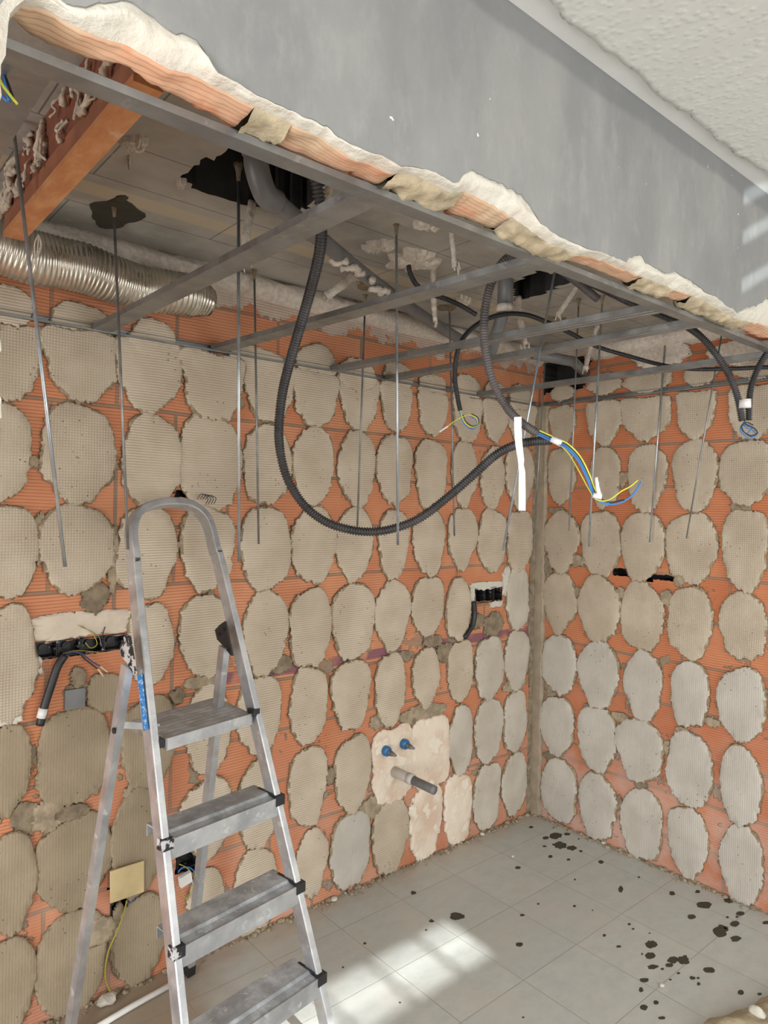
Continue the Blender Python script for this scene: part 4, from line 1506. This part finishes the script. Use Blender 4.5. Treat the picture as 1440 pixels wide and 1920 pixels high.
conduit('short thin black conduit end lying under the slab behind the white plaster lump', [dep(*q) for q in K6], 0.0085, M_BLACK, 0.006, None, 0.0012)

# wires dangling at the broken jamb
tw = empty('cable_tail', dep(2, 120, 0.93), 'blue and yellow cable tails dangling at the broken jamb, top left', 'cable')
wire('blue_wire', M_BLUE, [dep(-4, 95, 0.90), dep(4, 130, 0.90), dep(10, 160, 0.90), dep(18, 190, 0.90)], 0.0022, tw)
wire('blue_wire', M_BLUE, [dep(-12, 150, 0.90), dep(-4, 172, 0.90), dep(8, 184, 0.90), dep(15, 190, 0.90)], 0.0022, tw)
wire('yellow_green_wire', M_YEL, [dep(-10, 130, 0.90), dep(2, 155, 0.895), dep(14, 172, 0.895), dep(32, 195, 0.895)], 0.0018, tw)
wire('black_wire', M_WBLK, [dep(-6, 120, 0.90), dep(8, 140, 0.90), dep(18, 165, 0.90), dep(28, 193, 0.90)], 0.0018, tw)


# ------------------------------------------------------------------ electrical boxes
def wallbox(name, label, u0, v0, u1, v1, n, lean, cat='electrical box'):
    """a bank of n open black back boxes sunk in the left wall"""
    um, vm = (u0 + u1) / 2, (v0 + v1) / 2
    xa, xb = at(u0, vm, 1, 0).x, at(u1, vm, 1, 0).x
    za, zb = at(um, v1, 1, 0).z, at(um, v0, 1, 0).z
    root = empty(name, ((xa + xb) / 2, 0, (za + zb) / 2), label, cat)
    wd = (xb - xa) / n
    t = 0.003
    for i in range(n):
        x0, x1 = xa + i * wd + 0.001, xa + (i + 1) * wd - 0.001
        bm = bmesh.new()
        y0, y1 = -0.006, 0.042
        for bx in ((x0, x0 + t, y0, y1, za, zb), (x1 - t, x1, y0, y1, za, zb), (x0, x1, y0, y1, za, za + t), (x0, x1, y0, y1, zb - t, zb), (x0, x1, y1 - t, y1, za, zb)):
            box(bm, *bx)
        # screw posts
        for px in (x0 + 0.007, x1 - 0.007):
            tube(bm, [V((px, -0.004, (za + zb) / 2)), V((px, 0.03, (za + zb) / 2))], 0.0045, 8)
        tube(bm, [V(((x0 + x1) / 2, 0.03, (za + zb) / 2)), V(((x0 + x1) / 2, 0.040, (za + zb) / 2))], min(wd, zb - za) * 0.25, 12)
        obj('back_box', bm, M_BOXBLK, root)
    return root


b4 = wallbox('back_box_bank', 'row of four black back boxes set in plaster left of the ladder', 62, 1196, 233, 1226, 4, 0)
yw = -0.012
wire('yellow_green_wire', M_YELD, [at(u, v, 1, yw) for u, v in ((160, 1205), (170, 1215), (182, 1208), (175, 1190), (158, 1176), (146, 1172))], 0.0012, b4)
wire('grey_wire', M_ROD2, [at(u, v, 1, yw) for u, v in ((190, 1212), (186, 1195), (172, 1184), (152, 1175))], 0.0012, b4)
wire('yellow_green_wire', M_YELD, [at(u, v, 1, yw) for u, v in ((118, 1225), (140, 1220), (165, 1221), (188, 1224))], 0.0012, b4)
wire('blue_wire', M_DBLUE, [at(u, v, 1, -0.02) for u, v in ((120, 1226), (140, 1222), (155, 1227), (172, 1240), (189, 1250))], 0.0024, b4)
wire('black_wire', M_WBLK, [at(u, v, 1, -0.02) for u, v in ((120, 1227), (145, 1224), (162, 1238), (184, 1255))], 0.0022, b4)
wire('bared_end', M_COP, [at(u, v, 1, -0.02) for u, v in ((188, 1249), (194, 1254), (202, 1260))], 0.003, b4)
wire('bared_end', M_COP, [at(u, v, 1, -0.02) for u, v in ((183, 1254), (189, 1261), (194, 1269))], 0.003, b4)
wire('black_wire', M_WBLK, [at(u, v, 1, yw) for u, v in ((193, 1208), (193, 1190), (197, 1175))], 0.0016, b4)
cs = empty('cable_sleeve', at(118, 1232, 1, -0.02), 'black cable sleeve with a white tape band below the four box row', 'cable')
bm = bmesh.new()
sp = [(122, 1228), (108, 1250), (96, 1285), (84, 1322), (75, 1360)]
tube(bm, catmull([at(u, v, 1, -0.028) for u, v in sp], 0.01), 0.0125, 14)
obj('sleeve', bm, M_BLACK, cs, True)
bm = bmesh.new()
tube(bm, [at(81.5, 1328, 1, -0.028), at(77, 1346, 1, -0.028)], 0.0138, 14)
obj('white_tape', bm, M_TAPE, cs, True)
b3 = wallbox('back_box_bank', 'row of three black back boxes on the left wall near the corner', 888, 1101, 940, 1129, 3, 0)
wire('yellow_green_wire', M_YELD, [at(u, v, 1, -0.01) for u, v in ((900, 1128), (912, 1127), (922, 1131))], 0.0012, b3)
bm = bmesh.new()
tube(bm, catmull([at(u, v, 1, -0.02) for u, v in ((888, 1128), (890, 1150), (886, 1172), (878, 1185), (871, 1196))], 0.01), 0.0125, 12)
tag(obj('cable_sleeve', bm, M_BLACK, None, True), 'short black cable sleeve hanging below the three box row near the corner', 'cable')
b1 = wallbox('back_box', 'open black back box with a white connector, seen behind the ladder', 331, 1594, 368, 1626, 1, 0)
wire('blue_wire', M_BLUE, [at(u, v, 1, -0.018) for u, v in ((334, 1636), (340, 1628), (352, 1626), (362, 1632), (364, 1645), (358, 1655))], 0.0024, b1)
wire('yellow_green_wire', M_YELD, [at(u, v, 1, -0.02) for u, v in ((336, 1620), (350, 1627), (361, 1640), (363, 1655), (352, 1684), (338, 1672))], 0.0016, b1)
bm = bmesh.new()
ccn = at(349, 1648, 1, -0.022)
boxv(bm, ccn + V((-0.022, -0.01, -0.022)), V((0.042, 0, 0.010)), V((0, 0.018, 0)), V((-0.006, 0, 0.036)))
bevel(bm, 0.004, 2)
obj('connector', bm, M_TAPE, b1)
wire('blue_wire', M_BLUE, [at(u, v, 1, -0.018) for u, v in ((312, 1655), (306, 1672), (304, 1690), (312, 1702))], 0.0026, b1)
b5 = wallbox('back_box', 'low black back box behind the hanging beige cover plate', 206, 1664, 258, 1710, 1, 0)
wire('blue_wire', M_BLUE, [at(u, v, 1, -0.012) for u, v in ((236, 1690), (246, 1696), (253, 1690), (250, 1682))], 0.0022, b5)
wire('yellow_green_wire', M_YELD, [at(u, v, 1, -0.02) for u, v in ((238, 1688), (232, 1712), (220, 1745), (203, 1785), (197, 1825), (203, 1852), (210, 1862))], 0.0024, b5)
bm = bmesh.new()
q = [at(208, 1634, 1, -0.05), at(270, 1614, 1, -0.028), at(270, 1672, 1, -0.03), at(208, 1694, 1, -0.055)]
nn = (q[1] - q[0]).cross(q[3] - q[0]).normalized() * 0.006
f = [bm.verts.new(p) for p in q]
g = [bm.verts.new(p + nn) for p in q]
bm.faces.new(f)
bm.faces.new(g)
for k in range(4):
    bm.faces.new((f[k], f[(k + 1) % 4], g[(k + 1) % 4], g[k]))
bevel(bm, 0.0018, 2)
tag(obj('cover_plate', bm, M_BEIGE), 'square beige plastic cover plate hanging loose low on the left wall', 'cover plate')
# grey square of old conduit in the wall below the four boxes
bm = bmesh.new()
a, b = at(119, 1293, 1, 0), at(156, 1324, 1, 0)
box(bm, a.x, b.x, -0.018, 0.0, b.z, a.z)
bevel(bm, 0.004, 2)
obj('grey_patch', bm, M_PVC, wall_left)
bm = bmesh.new()
for k in range(4):
    u = 370 + k * 5
    tube(bm, catmull([at(u, 936, 1, -0.03), at(u + 8, 926 + k, 1, -0.05), at(u + 20, 934, 1, -0.05), at(u + 16, 945, 1, -0.035)], 0.006), 0.0013, 6)
tag(obj('wire_tangle', bm, M_WBLK, None, True), 'thin dark wire tangle poking out of the wall above the ladder hoop', 'wire')

# ------------------------------------------------------------------ plumbing stubs
for (u, v, lab) in ((723, 1407, 'left one of the two blue-ringed water outlets above the waste pipe'), (757, 1394, 'right one of the two blue-ringed water outlets above the waste pipe')):
    c = at(u - 5, v - 2, 1, 0)
    root = empty('water_outlet', c, lab, 'water outlet', 'water outlets on the left wall')
    bm = bmesh.new()
    tube(bm, [c + V((0, -0.010, 0)), c + V((0, -0.034, -0.001)), c + V((0, -0.040, -0.001))], lambda i, Ls: (0.022, 0.0225, 0.018)[i], 18)
    obj('blue_ring', bm, M_BLUEPL, root, True)
    bm = bmesh.new()
    tube(bm, [c + V((0, -0.03, 0)), c + V((0, -0.058, -0.003))], 0.011, 6)
    tube(bm, [c + V((0, -0.055, -0.003)), c + V((0.004, -0.085, -0.006))], lambda i, Ls: (0.013, 0.004)[i], 8)
    obj('plug_tip', bm, M_PVC, root, True)
    bm = bmesh.new()
    tube(bm, [c + V((0, 0.01, 0)), c + V((0, -0.014, 0))], 0.0225, 16, True, 1, 0.06)
    obj('wall_sleeve', bm, M_ROUGHD, root, True)
ws = empty('waste_pipe', at(735, 1447, 1, 0), 'grey waste pipe sticking out of the plaster patch below the water outlets', 'pipe')
c = at(734, 1444, 1, 0)
# the open end is seen at (815, 1482): find how far out it stands
best = min((abs(proj((c.x + 0.001 * s * 0.12, -0.001 * s, c.z - 0.0002 * s))[0] - 815), s) for s in range(60, 400))[1]
ev = V((c.x + 0.001 * best * 0.12, -0.001 * best, at(815, 1482, 1, -0.001 * best).z))
ax = ev - c
bm = bmesh.new()
tube(bm, [c, c + ax * 0.46, c + ax * 0.47], lambda i, Ls: (0.0225, 0.0225, 0.020)[i], 22)
obj('pale_socket', bm, M_PVCL, ws, True)
bm = bmesh.new()
tube(bm, [c + ax * 0.40, c + ax * 0.52], 0.0245, 22)
obj('socket_collar', bm, M_PVCL, ws, True)
bm = bmesh.new()
pts = [c + ax * 0.45, c + ax * 0.97, ev, ev - ax.normalized() * 0.001, c + ax * 0.7]
tube(bm, pts, lambda i, Ls: (0.0195, 0.0195, 0.0192, 0.0165, 0.0165)[i], 22)
obj('grey_tube', bm, M_PVC, ws, True)

# ------------------------------------------------------------------ step ladder
P0 = V((-2.101, -0.4222, 0.978))
TH = 0.1442
wv = V((math.cos(TH), math.sin(TH), 0))
fv = V((math.sin(TH), -math.cos(TH), 0))
dnv = (fv * 0.3647 - V((0, 0, 1))).normalized()
nF = wv.cross(dnv).normalized()
if nF.dot(fv) < 0:
    nF = -nF          # points to the user


def onF(u, v):
    return onplane(u, v, P0, nF)


lad = empty('step_ladder', (-2.12, -0.45, 0), 'paint-spattered aluminium step ladder standing open before the left wall', 'ladder')
LP = [(263, 1117), (283, 1306), (293, 1400), (347, 1920)]
RP = [(433, 1117), (479, 1306), (503, 1400), (621, 1920)]
lt, lb = onF(263, 1117), onF(347, 1920)
rt, rb = onF(433, 1117), onF(621, 1920)


def down(a, b):
    t = (0.004 - a.z) / (b.z - a.z)
    return a + (b - a) * t


lf, rf = down(lt, lb), down(rt, rb)
hoop = [(258, 1050), (252, 1000), (256, 972), (270, 953), (296, 942), (330, 939), (362, 944), (386, 961), (399, 985), (410, 1030)]
hp = [onF(u, v) for u, v in hoop]
path = catmull([lf, lb, lt] + hp + [rt, rb, rf], 0.02)
prof = [(-0.011, 0), (0.011, 0), (0.011, -0.045), (0.0085, -0.045), (0.0085, -0.003), (-0.0085, -0.003), (-0.0085, -0.045), (-0.011, -0.045)]
prof = [(-0.0115, 0.0), (-0.0085, 0.003), (0.0085, 0.003), (0.0115, 0.0), (0.0115, -0.042), (-0.0115, -0.042)]
bm = bmesh.new()
sweep(bm, path, prof, nF)
frail = obj('front_rail', bm, M_ALU, lad)
# blue label on the outer side of the left rail
bm = bmesh.new()
s0, s1 = onF(275, 1262), onF(287, 1366)
sdv = (lb - lt).normalized()
out = sdv.cross(nF).normalized()
if out.dot(wv) > 0:
    out = -out
boxv(bm, s0 + out * 0.0115 + nF * -0.004, (s1 - s0), nF * -0.028, out * 0.0008)
obj('blue_label', bm, M_STICK, frail)
# hinges
for (u, v, sgn, mt, nm) in ((258, 1225, -1, M_BRACKW, 'hinge'), (437, 1195, 1, M_BLACK, 'hinge')):
    c = onF(u, v)
    ins = wv * (-1 if sgn < 0 else -1)
    bm = bmesh.new()
    back = -nF
    dd = dnv
    o0 = c + wv * (-0.014)
    pl2 = [(-0.006, -0.050), (0.016, -0.062), (0.030, -0.050), (0.055, -0.035), (0.058, -0.010), (0.030, 0.020), (0.004, 0.058), (-0.006, 0.055)]
    if sgn > 0:
        pl2 = [(-0.002, -0.055), (0.030, -0.050), (0.060, -0.040), (0.058, -0.008), (0.030, 0.020), (0.006, 0.052), (-0.004, 0.058)]
    f = [bm.verts.new(o0 + back * a + dd * b) for a, b in pl2]
    g = [bm.verts.new(o0 - wv * 0.007 + back * a + dd * b) for a, b in pl2]
    bm.faces.new(f)
    bm.faces.new(g)
    for k in range(len(f)):
        j = (k + 1) % len(f)
        bm.faces.new((f[k], f[j], g[j], g[k]))
    for a, b in ((0.012, -0.03), (0.042, -0.022), (0.008, 0.035)):
        q = o0 - wv * 0.007 + back * a + dd * b
        tube(bm, [q, q - wv * 0.004], 0.005, 8)
    bevel(bm, 0.0015)
    obj(nm, bm, mt, lad)
# steps
def raillim(z):
    """points of both rail centres at height z"""
    a = lt + (lb - lt) * ((z - lt.z) / (lb.z - lt.z))
    b = rt + (rb - rt) * ((z - rt.z) / (rb.z - rt.z))
    return a, b


hb = V((-fv.x, -fv.y, 0)).normalized()
SP = 0.2445
for k in (1, 2, 3):
    z = P0.z - SP * k
    a, b = raillim(z)
    d = (b - a)
    d.z = 0
    dl = d.normalized()
    hb2 = V((-dl.y, dl.x, 0))
    a = a - dl * 0.013 - hb2 * 0.010
    b = b + dl * 0.013 - hb2 * 0.010
    a.z = b.z = z
    st = None
    # tread: a folded sheet, low front shelf and raised rear shelf
    dp_ = 0.115
    prof = [(0.0, 0.004), (0.0, -0.048), (0.0025, -0.048), (0.0025, 0.0), (0.034, 0.0), (0.042, 0.006), (dp_, 0.006), (dp_, -0.025), (dp_ + 0.003, -0.025), (dp_ + 0.003, 0.010), (0.038, 0.010), (0.030, 0.004)]
    bm = bmesh.new()
    a2, b2_ = a + dl * 0.020, b - dl * 0.020
    r = []
    for p in (a2, b2_):
        r.append([bm.verts.new(p + hb2 * (0.003 + s) + V((0, 0, t))) for s, t in prof[3:]])
    m = len(r[0])
    for i in range(m):
        bm.faces.new((r[0][i], r[0][(i + 1) % m], r[1][(i + 1) % m], r[1][i]))
    bm.faces.new(r[0])
    bm.faces.new(r[1])
    tread = obj('tread', bm, M_TREAD, lad)
    bm = bmesh.new()
    boxv(bm, a + V((0, 0, -0.052)), b - a, hb2 * 0.003, V((0, 0, 0.055)))
    for q in (a + dl * 0.012, b - dl * 0.012):
        tube(bm, [q + V((0, 0, -0.036)), q + V((0, 0, -0.036)) - hb2 * 0.003], 0.005, 10)
    obj('riser_strip', bm, M_ALU, tread)
    for e, dr, mt in ((a, 1, M_BRACKW), (b, -1, M_BLACK)):
        bm = bmesh.new()
        boxv(bm, e - dl * dr * 0.004 - hb2 * 0.003 + V((0, 0, -0.022)), dl * dr * 0.034, hb2 * 0.03, V((0, 0, 0.030)))
        boxv(bm, e + dl * dr * 0.022 + hb2 * 0.02 + V((0, 0, 0.0)), dl * dr * 0.008, hb2 * 0.07, V((0, 0, 0.012)))
        bevel(bm, 0.003)
        obj('end_cap', bm, mt, tread)
# platform
zt = P0.z
q = [at(246, 1352, 2, zt), at(405, 1308, 2, zt), at(474, 1340, 2, zt), at(312, 1388, 2, zt)]
fr_ = (q[2] - q[3])
bk = (q[1] - q[2])
bm = bmesh.new()
o3 = q[3]
n_r = 9
ts_ = []
for i in range(n_r * 2 + 1):
    f = i / (n_r * 2)
    ts_.append((f, 0.002 if i % 2 else 0.0))
prow = []
for f, hz in ts_:
    c0 = q[3].lerp(q[0], f)
    c1 = q[2].lerp(q[1], f)
    prow.append([bm.verts.new(c0 + V((0, 0, hz))), bm.verts.new(c1 + V((0, 0, hz)))])
for a, b in zip(prow, prow[1:]):
    bm.faces.new((a[0], a[1], b[1], b[0]))
prow2 = [[bm.verts.new(v.co + V((0, 0, -0.006))) for v in r] for r in (prow[0], prow[-1])]
bm.faces.new((prow2[0][0], prow2[0][1], prow2[1][1], prow2[1][0]))
plat = obj('platform', bm, M_TREAD, lad)
bm = bmesh.new()
dl = fr_.normalized()
boxv(bm, q[3] + V((0, 0, -0.030)), fr_, V((-dl.y, dl.x, 0)) * 0.003, V((0, 0, 0.034)))
boxv(bm, q[0] + V((0, 0, -0.028)), (q[3] - q[0]), dl * 0.004, V((0, 0, 0.030)))
boxv(bm, q[1] + V((0, 0, -0.028)), (q[2] - q[1]), -dl * 0.004, V((0, 0, 0.030)))
boxv(bm, q[0] + V((0, 0, -0.028)), (q[1] - q[0]), V((-dl.y, dl.x, 0)) * -0.003, V((0, 0, 0.030)))
obj('platform_frame', bm, M_ALU, plat)
for c in (onF(305, 1391), onF(479, 1334)):
    bm = bmesh.new()
    boxv(bm, c + V((-0.012, -0.008, -0.014)), wv * 0.026, hb * 0.03, V((0, 0, 0.022)))
    bevel(bm, 0.003)
    obj('pivot_block', bm, M_BLACK, plat)
# rear legs
pv = onF(258, 1225)
pr_ = onF(440, 1195)
rl = V((-2.372, -0.150, 0.03))
nR = (pr_ - pv).cross(rl - pv).normalized()
if nR.dot(fv) < 0:
    nR = -nR


def onR(u, v):
    return onplane(u, v, pv, nR)


prof = [(-0.0115, 0.0), (0.0115, 0.0), (0.0115, -0.030), (-0.0115, -0.030)]
legs = []
for top_, bot in (((244, 1250), (139, 1915)), ((426, 1215), (363, 1790))):
    a, b = onR(*top_), onR(*bot)
    b = a + (b - a) * ((0.003 - a.z) / (b.z - a.z))
    if b.y > -0.035:
        b.y = -0.035
    legs.append((a, b))
    bm = bmesh.new()
    sweep(bm, [a, b], prof, nR)
    leg = obj('rear_leg', bm, M_ALU, lad)
    bm = bmesh.new()
    dd = (b - a).normalized()
    sweep(bm, [b - dd * 0.035, b], [(s * 1.25, n_ * 1.15 + 0.002) for s, n_ in prof], nR)
    obj('foot_cap', bm, M_BLACK, leg)
for b, a in ((lf, lt), (rf, rt)):
    bm = bmesh.new()
    dd = (b - a).normalized()
    sweep(bm, [b - dd * 0.04, b], [(-0.015, 0.006), (0.015, 0.006), (0.015, -0.047), (-0.015, -0.047)], nF)
    obj('foot_cap', bm, M_BLACK, frail)
c = onR(222, 1368)
bm = bmesh.new()
tube(bm, [c - wv * 0.011, c - wv * 0.0155], 0.009, 14)
obj('pivot_cap', bm, M_BLACK, lad)
# arm that holds platform to the rear leg
bm = bmesh.new()
a = at(300, 1370, 2, zt - 0.012)
b = onR(232, 1366)
boxv(bm, b, a - b, V((0, 0, 0.02)), V((0.002, 0.002, 0)))
obj('platform_arm', bm, M_ALU, plat)

# ------------------------------------------------------------------ floor things
sp = [(996, 1551, 8, 4), (1038, 1552, 3, 2), (1023, 1571, 12, 6), (1042, 1567, 24, 12), (1063, 1564, 12, 5), (1050, 1585, 26, 14), (1072, 1590, 20, 9), (1089, 1596, 6, 4), (1021, 1587, 7, 3), (1032, 1606, 8, 5), (1066, 1612, 7, 4),
      (1127, 1616, 12, 6), (971, 1627, 11, 5), (1085, 1573, 4, 2), (1164, 1667, 9, 12), (1198, 1645, 4, 3), (1078, 1649, 4, 3), (1009, 1695, 5, 3), (1077, 1699, 6, 4), (1260, 1675, 11, 7), (1308, 1672, 9, 6), (1319, 1697, 28, 14),
      (1367, 1688, 19, 10), (1388, 1713, 16, 8), (1297, 1719, 16, 9), (979, 1716, 9, 4), (1111, 1707, 3, 2), (1364, 1720, 5, 4), (1382, 1719, 6, 4), (1377, 1732, 19, 10), (1351, 1745, 31, 24), (1361, 1740, 8, 6), (1380, 1760, 20, 12),
      (1218, 1750, 4, 2), (1221, 1771, 22, 14), (1219, 1792, 19, 12), (1204, 1789, 3, 4), (1261, 1800, 22, 13), (1281, 1800, 23, 17), (1225, 1813, 20, 9), (1255, 1810, 15, 7), (1242, 1817, 7, 4), (1272, 1825, 6, 4), (1330, 1819, 21, 12),
      (1298, 1834, 11, 7), (1309, 1834, 6, 4), (1310, 1845, 7, 6), (1257, 1837, 5, 3), (1208, 1838, 16, 8), (1202, 1856, 8, 9), (1389, 1861, 12, 9), (1424, 1864, 9, 5), (1230, 1880, 9, 8), (1207, 1889, 14, 11), (1241, 1909, 13, 6),
      (1437, 1730, 14, 6), (856, 1718, 27, 14), (809, 1727, 10, 6), (775, 1674, 10, 7), (799, 1744, 4, 3), (974, 1771, 13, 8), (684, 1769, 6, 4), (643, 1814, 4, 3), (750, 1880, 4, 3), (981, 1908, 4, 3), (1133, 1754, 6, 5),
      (1180, 1733, 6, 4), (1187, 1742, 5, 3), (1160, 1775, 9, 4)]
for (u, v, w_, h_) in sp:
    c = at(u, v, 2, 0.0)
    a = at(u + w_ / 2, v, 2, 0.0) - c
    b = at(u, v + h_ / 2, 2, 0.0) - c
    bm = bmesh.new()
    N = 22 if w_ > 6 else 12
    sd = R.uniform(0, 90)
    r0 = []
    for i in range(N):
        th = 2 * math.pi * i / N
        k = 1 + 0.35 * mnoise.noise(V((math.cos(th) * 2, math.sin(th) * 2, sd))) + (R.uniform(-.07, .07) if w_ > 10 else 0)
        r0.append((a * math.cos(th) + b * math.sin(th)) * k)
    A_ = [bm.verts.new(d) for d in r0]
    B_ = [bm.verts.new(d * 0.93 + V((0, 0, 0.0012))) for d in r0]
    for i in range(N):
        bm.faces.new((A_[i], A_[(i + 1) % N], B_[(i + 1) % N], B_[i]))
    bm.faces.new(B_)
    o = obj('dark_spatter', bm, M_SPAT, floor)
    o.location = c

# loose rubble along the wall feet
bm = bmesh.new()
for i in range(900):
    if R.random() < 0.62:
        x = R.uniform(-2.75, -0.02)
        p = V((x, -abs(R.gauss(0, 0.016)) - 0.004, 0))
    else:
        y = R.uniform(-1.35, -0.02)
        p = V((-abs(R.gauss(0, 0.014)) - 0.004, y, 0))
    s = abs(R.gauss(0.0035, 0.0035)) + 0.0015
    q = bmesh.ops.create_icosphere(bm, subdivisions=1, radius=s)['verts']
    for v in q:
        v.co = V((v.co.x * R.uniform(.6, 1.5), v.co.y * R.uniform(.6, 1.5), v.co.z * 0.7)) + p + V((0, 0, s * 0.4))
rb_ = tag(obj('mortar_rubble', bm, M_ROUGH), 'fine mortar crumbs strewn along the foot of both walls', 'rubble')
rb_['kind'] = 'stuff'
for i, (u, v, s, lab) in enumerate(((1132, 1580, 0.012, 'small white plaster chip on the floor at the foot of the right wall'), (962, 1604, 0.008, 'tiny pale chip on the floor tiles in front of the corner'),
                                   (890, 1557, 0.012, 'pale plaster chip at the foot of the left wall near the corner'), (1241, 1846, 0.008, 'tiny white chip among the dark spatters on the floor'),
                                   (621, 1681, 0.014, 'pale plaster chip at the foot of the left wall, right of the ladder'), (195, 1868, 0.026, 'white plaster lump at the foot of the left wall, under the yellow wire'))):
    c = at(u, v, 2, 0.006)
    bm = bmesh.new()
    q = bmesh.ops.create_icosphere(bm, subdivisions=2, radius=s)['verts']
    for vv in q:
        vv.co = V((vv.co.x * 1.2, vv.co.y, vv.co.z * 0.55)) * (1 + 0.35 * mnoise.noise(vv.co * 60 + V((i, 0, 0))))
    o = obj('plaster_chip', bm, M_PLAS)
    c.y = min(c.y, -s * 1.4)
    c.z = s * 0.5
    o.location = c
    tag(o, lab, 'plaster chip')
# pale tube on the brown floor
bm = bmesh.new()
a, b = at(150, 1945, 2, 0.011), at(335, 1838, 2, 0.011)
tube(bm, [a, a.lerp(b, 0.5) + V((0, 0.004, 0)), b], 0.0095, 14)
tag(obj('plastic_tube', bm, M_TAPE, None, True), 'thin pale plastic tube lying on the brown floor behind the ladder', 'tube')

# mortar bed left where the old wall stood, bottom right
bm = bmesh.new()
edp = [(1300, 1935), (1322, 1915), (1350, 1905), (1385, 1894), (1412, 1882), (1440, 1862), (1500, 1825)]
ep = [at(u, v, 2, 0.004) for u, v in edp]
ep = catmull(ep, 0.015)
rows = []
for i, p in enumerate(ep):
    row = []
    for k in range(12):
        f = k / 11
        hgt = 0.004 + 0.05 * math.sin(min(1, f * 1.6) * math.pi / 2) + 0.018 * mnoise.noise(V((p.x * 14, f * 4, 0)))
        if k == 0:
            hgt = -0.003
        row.append(bm.verts.new((p.x + 0.008 * mnoise.noise(V((p.x * 50, f, 0))), p.y - f * 0.16, max(hgt, -0.003))))
    row.append(bm.verts.new((p.x, p.y - 0.17, -0.004)))
    rows.append(row)
for a, b in zip(rows, rows[1:]):
    for k in range(12):
        bm.faces.new((a[k], a[k + 1], b[k + 1], b[k]))
mb = obj('mortar_bed', bm, M_TAN, None, True)
tag(mb, 'rough tan mortar stump of the removed wall at the bottom right', 'mortar')
c = at(1421, 1903, 2, 0.045)
bm = bmesh.new()
q = bmesh.ops.create_icosphere(bm, subdivisions=3, radius=0.024)['verts']
for vv in q:
    vv.co = V((vv.co.x * 0.8, vv.co.y * 1.2, vv.co.z * 1.2)) * (1 + 0.3 * mnoise.noise(vv.co * 40))
    vv.co += c
tag(obj('plaster_lump', bm, M_PLAS, None, True), 'white plaster lump set in the tan mortar stump at the bottom right', 'plaster lump')
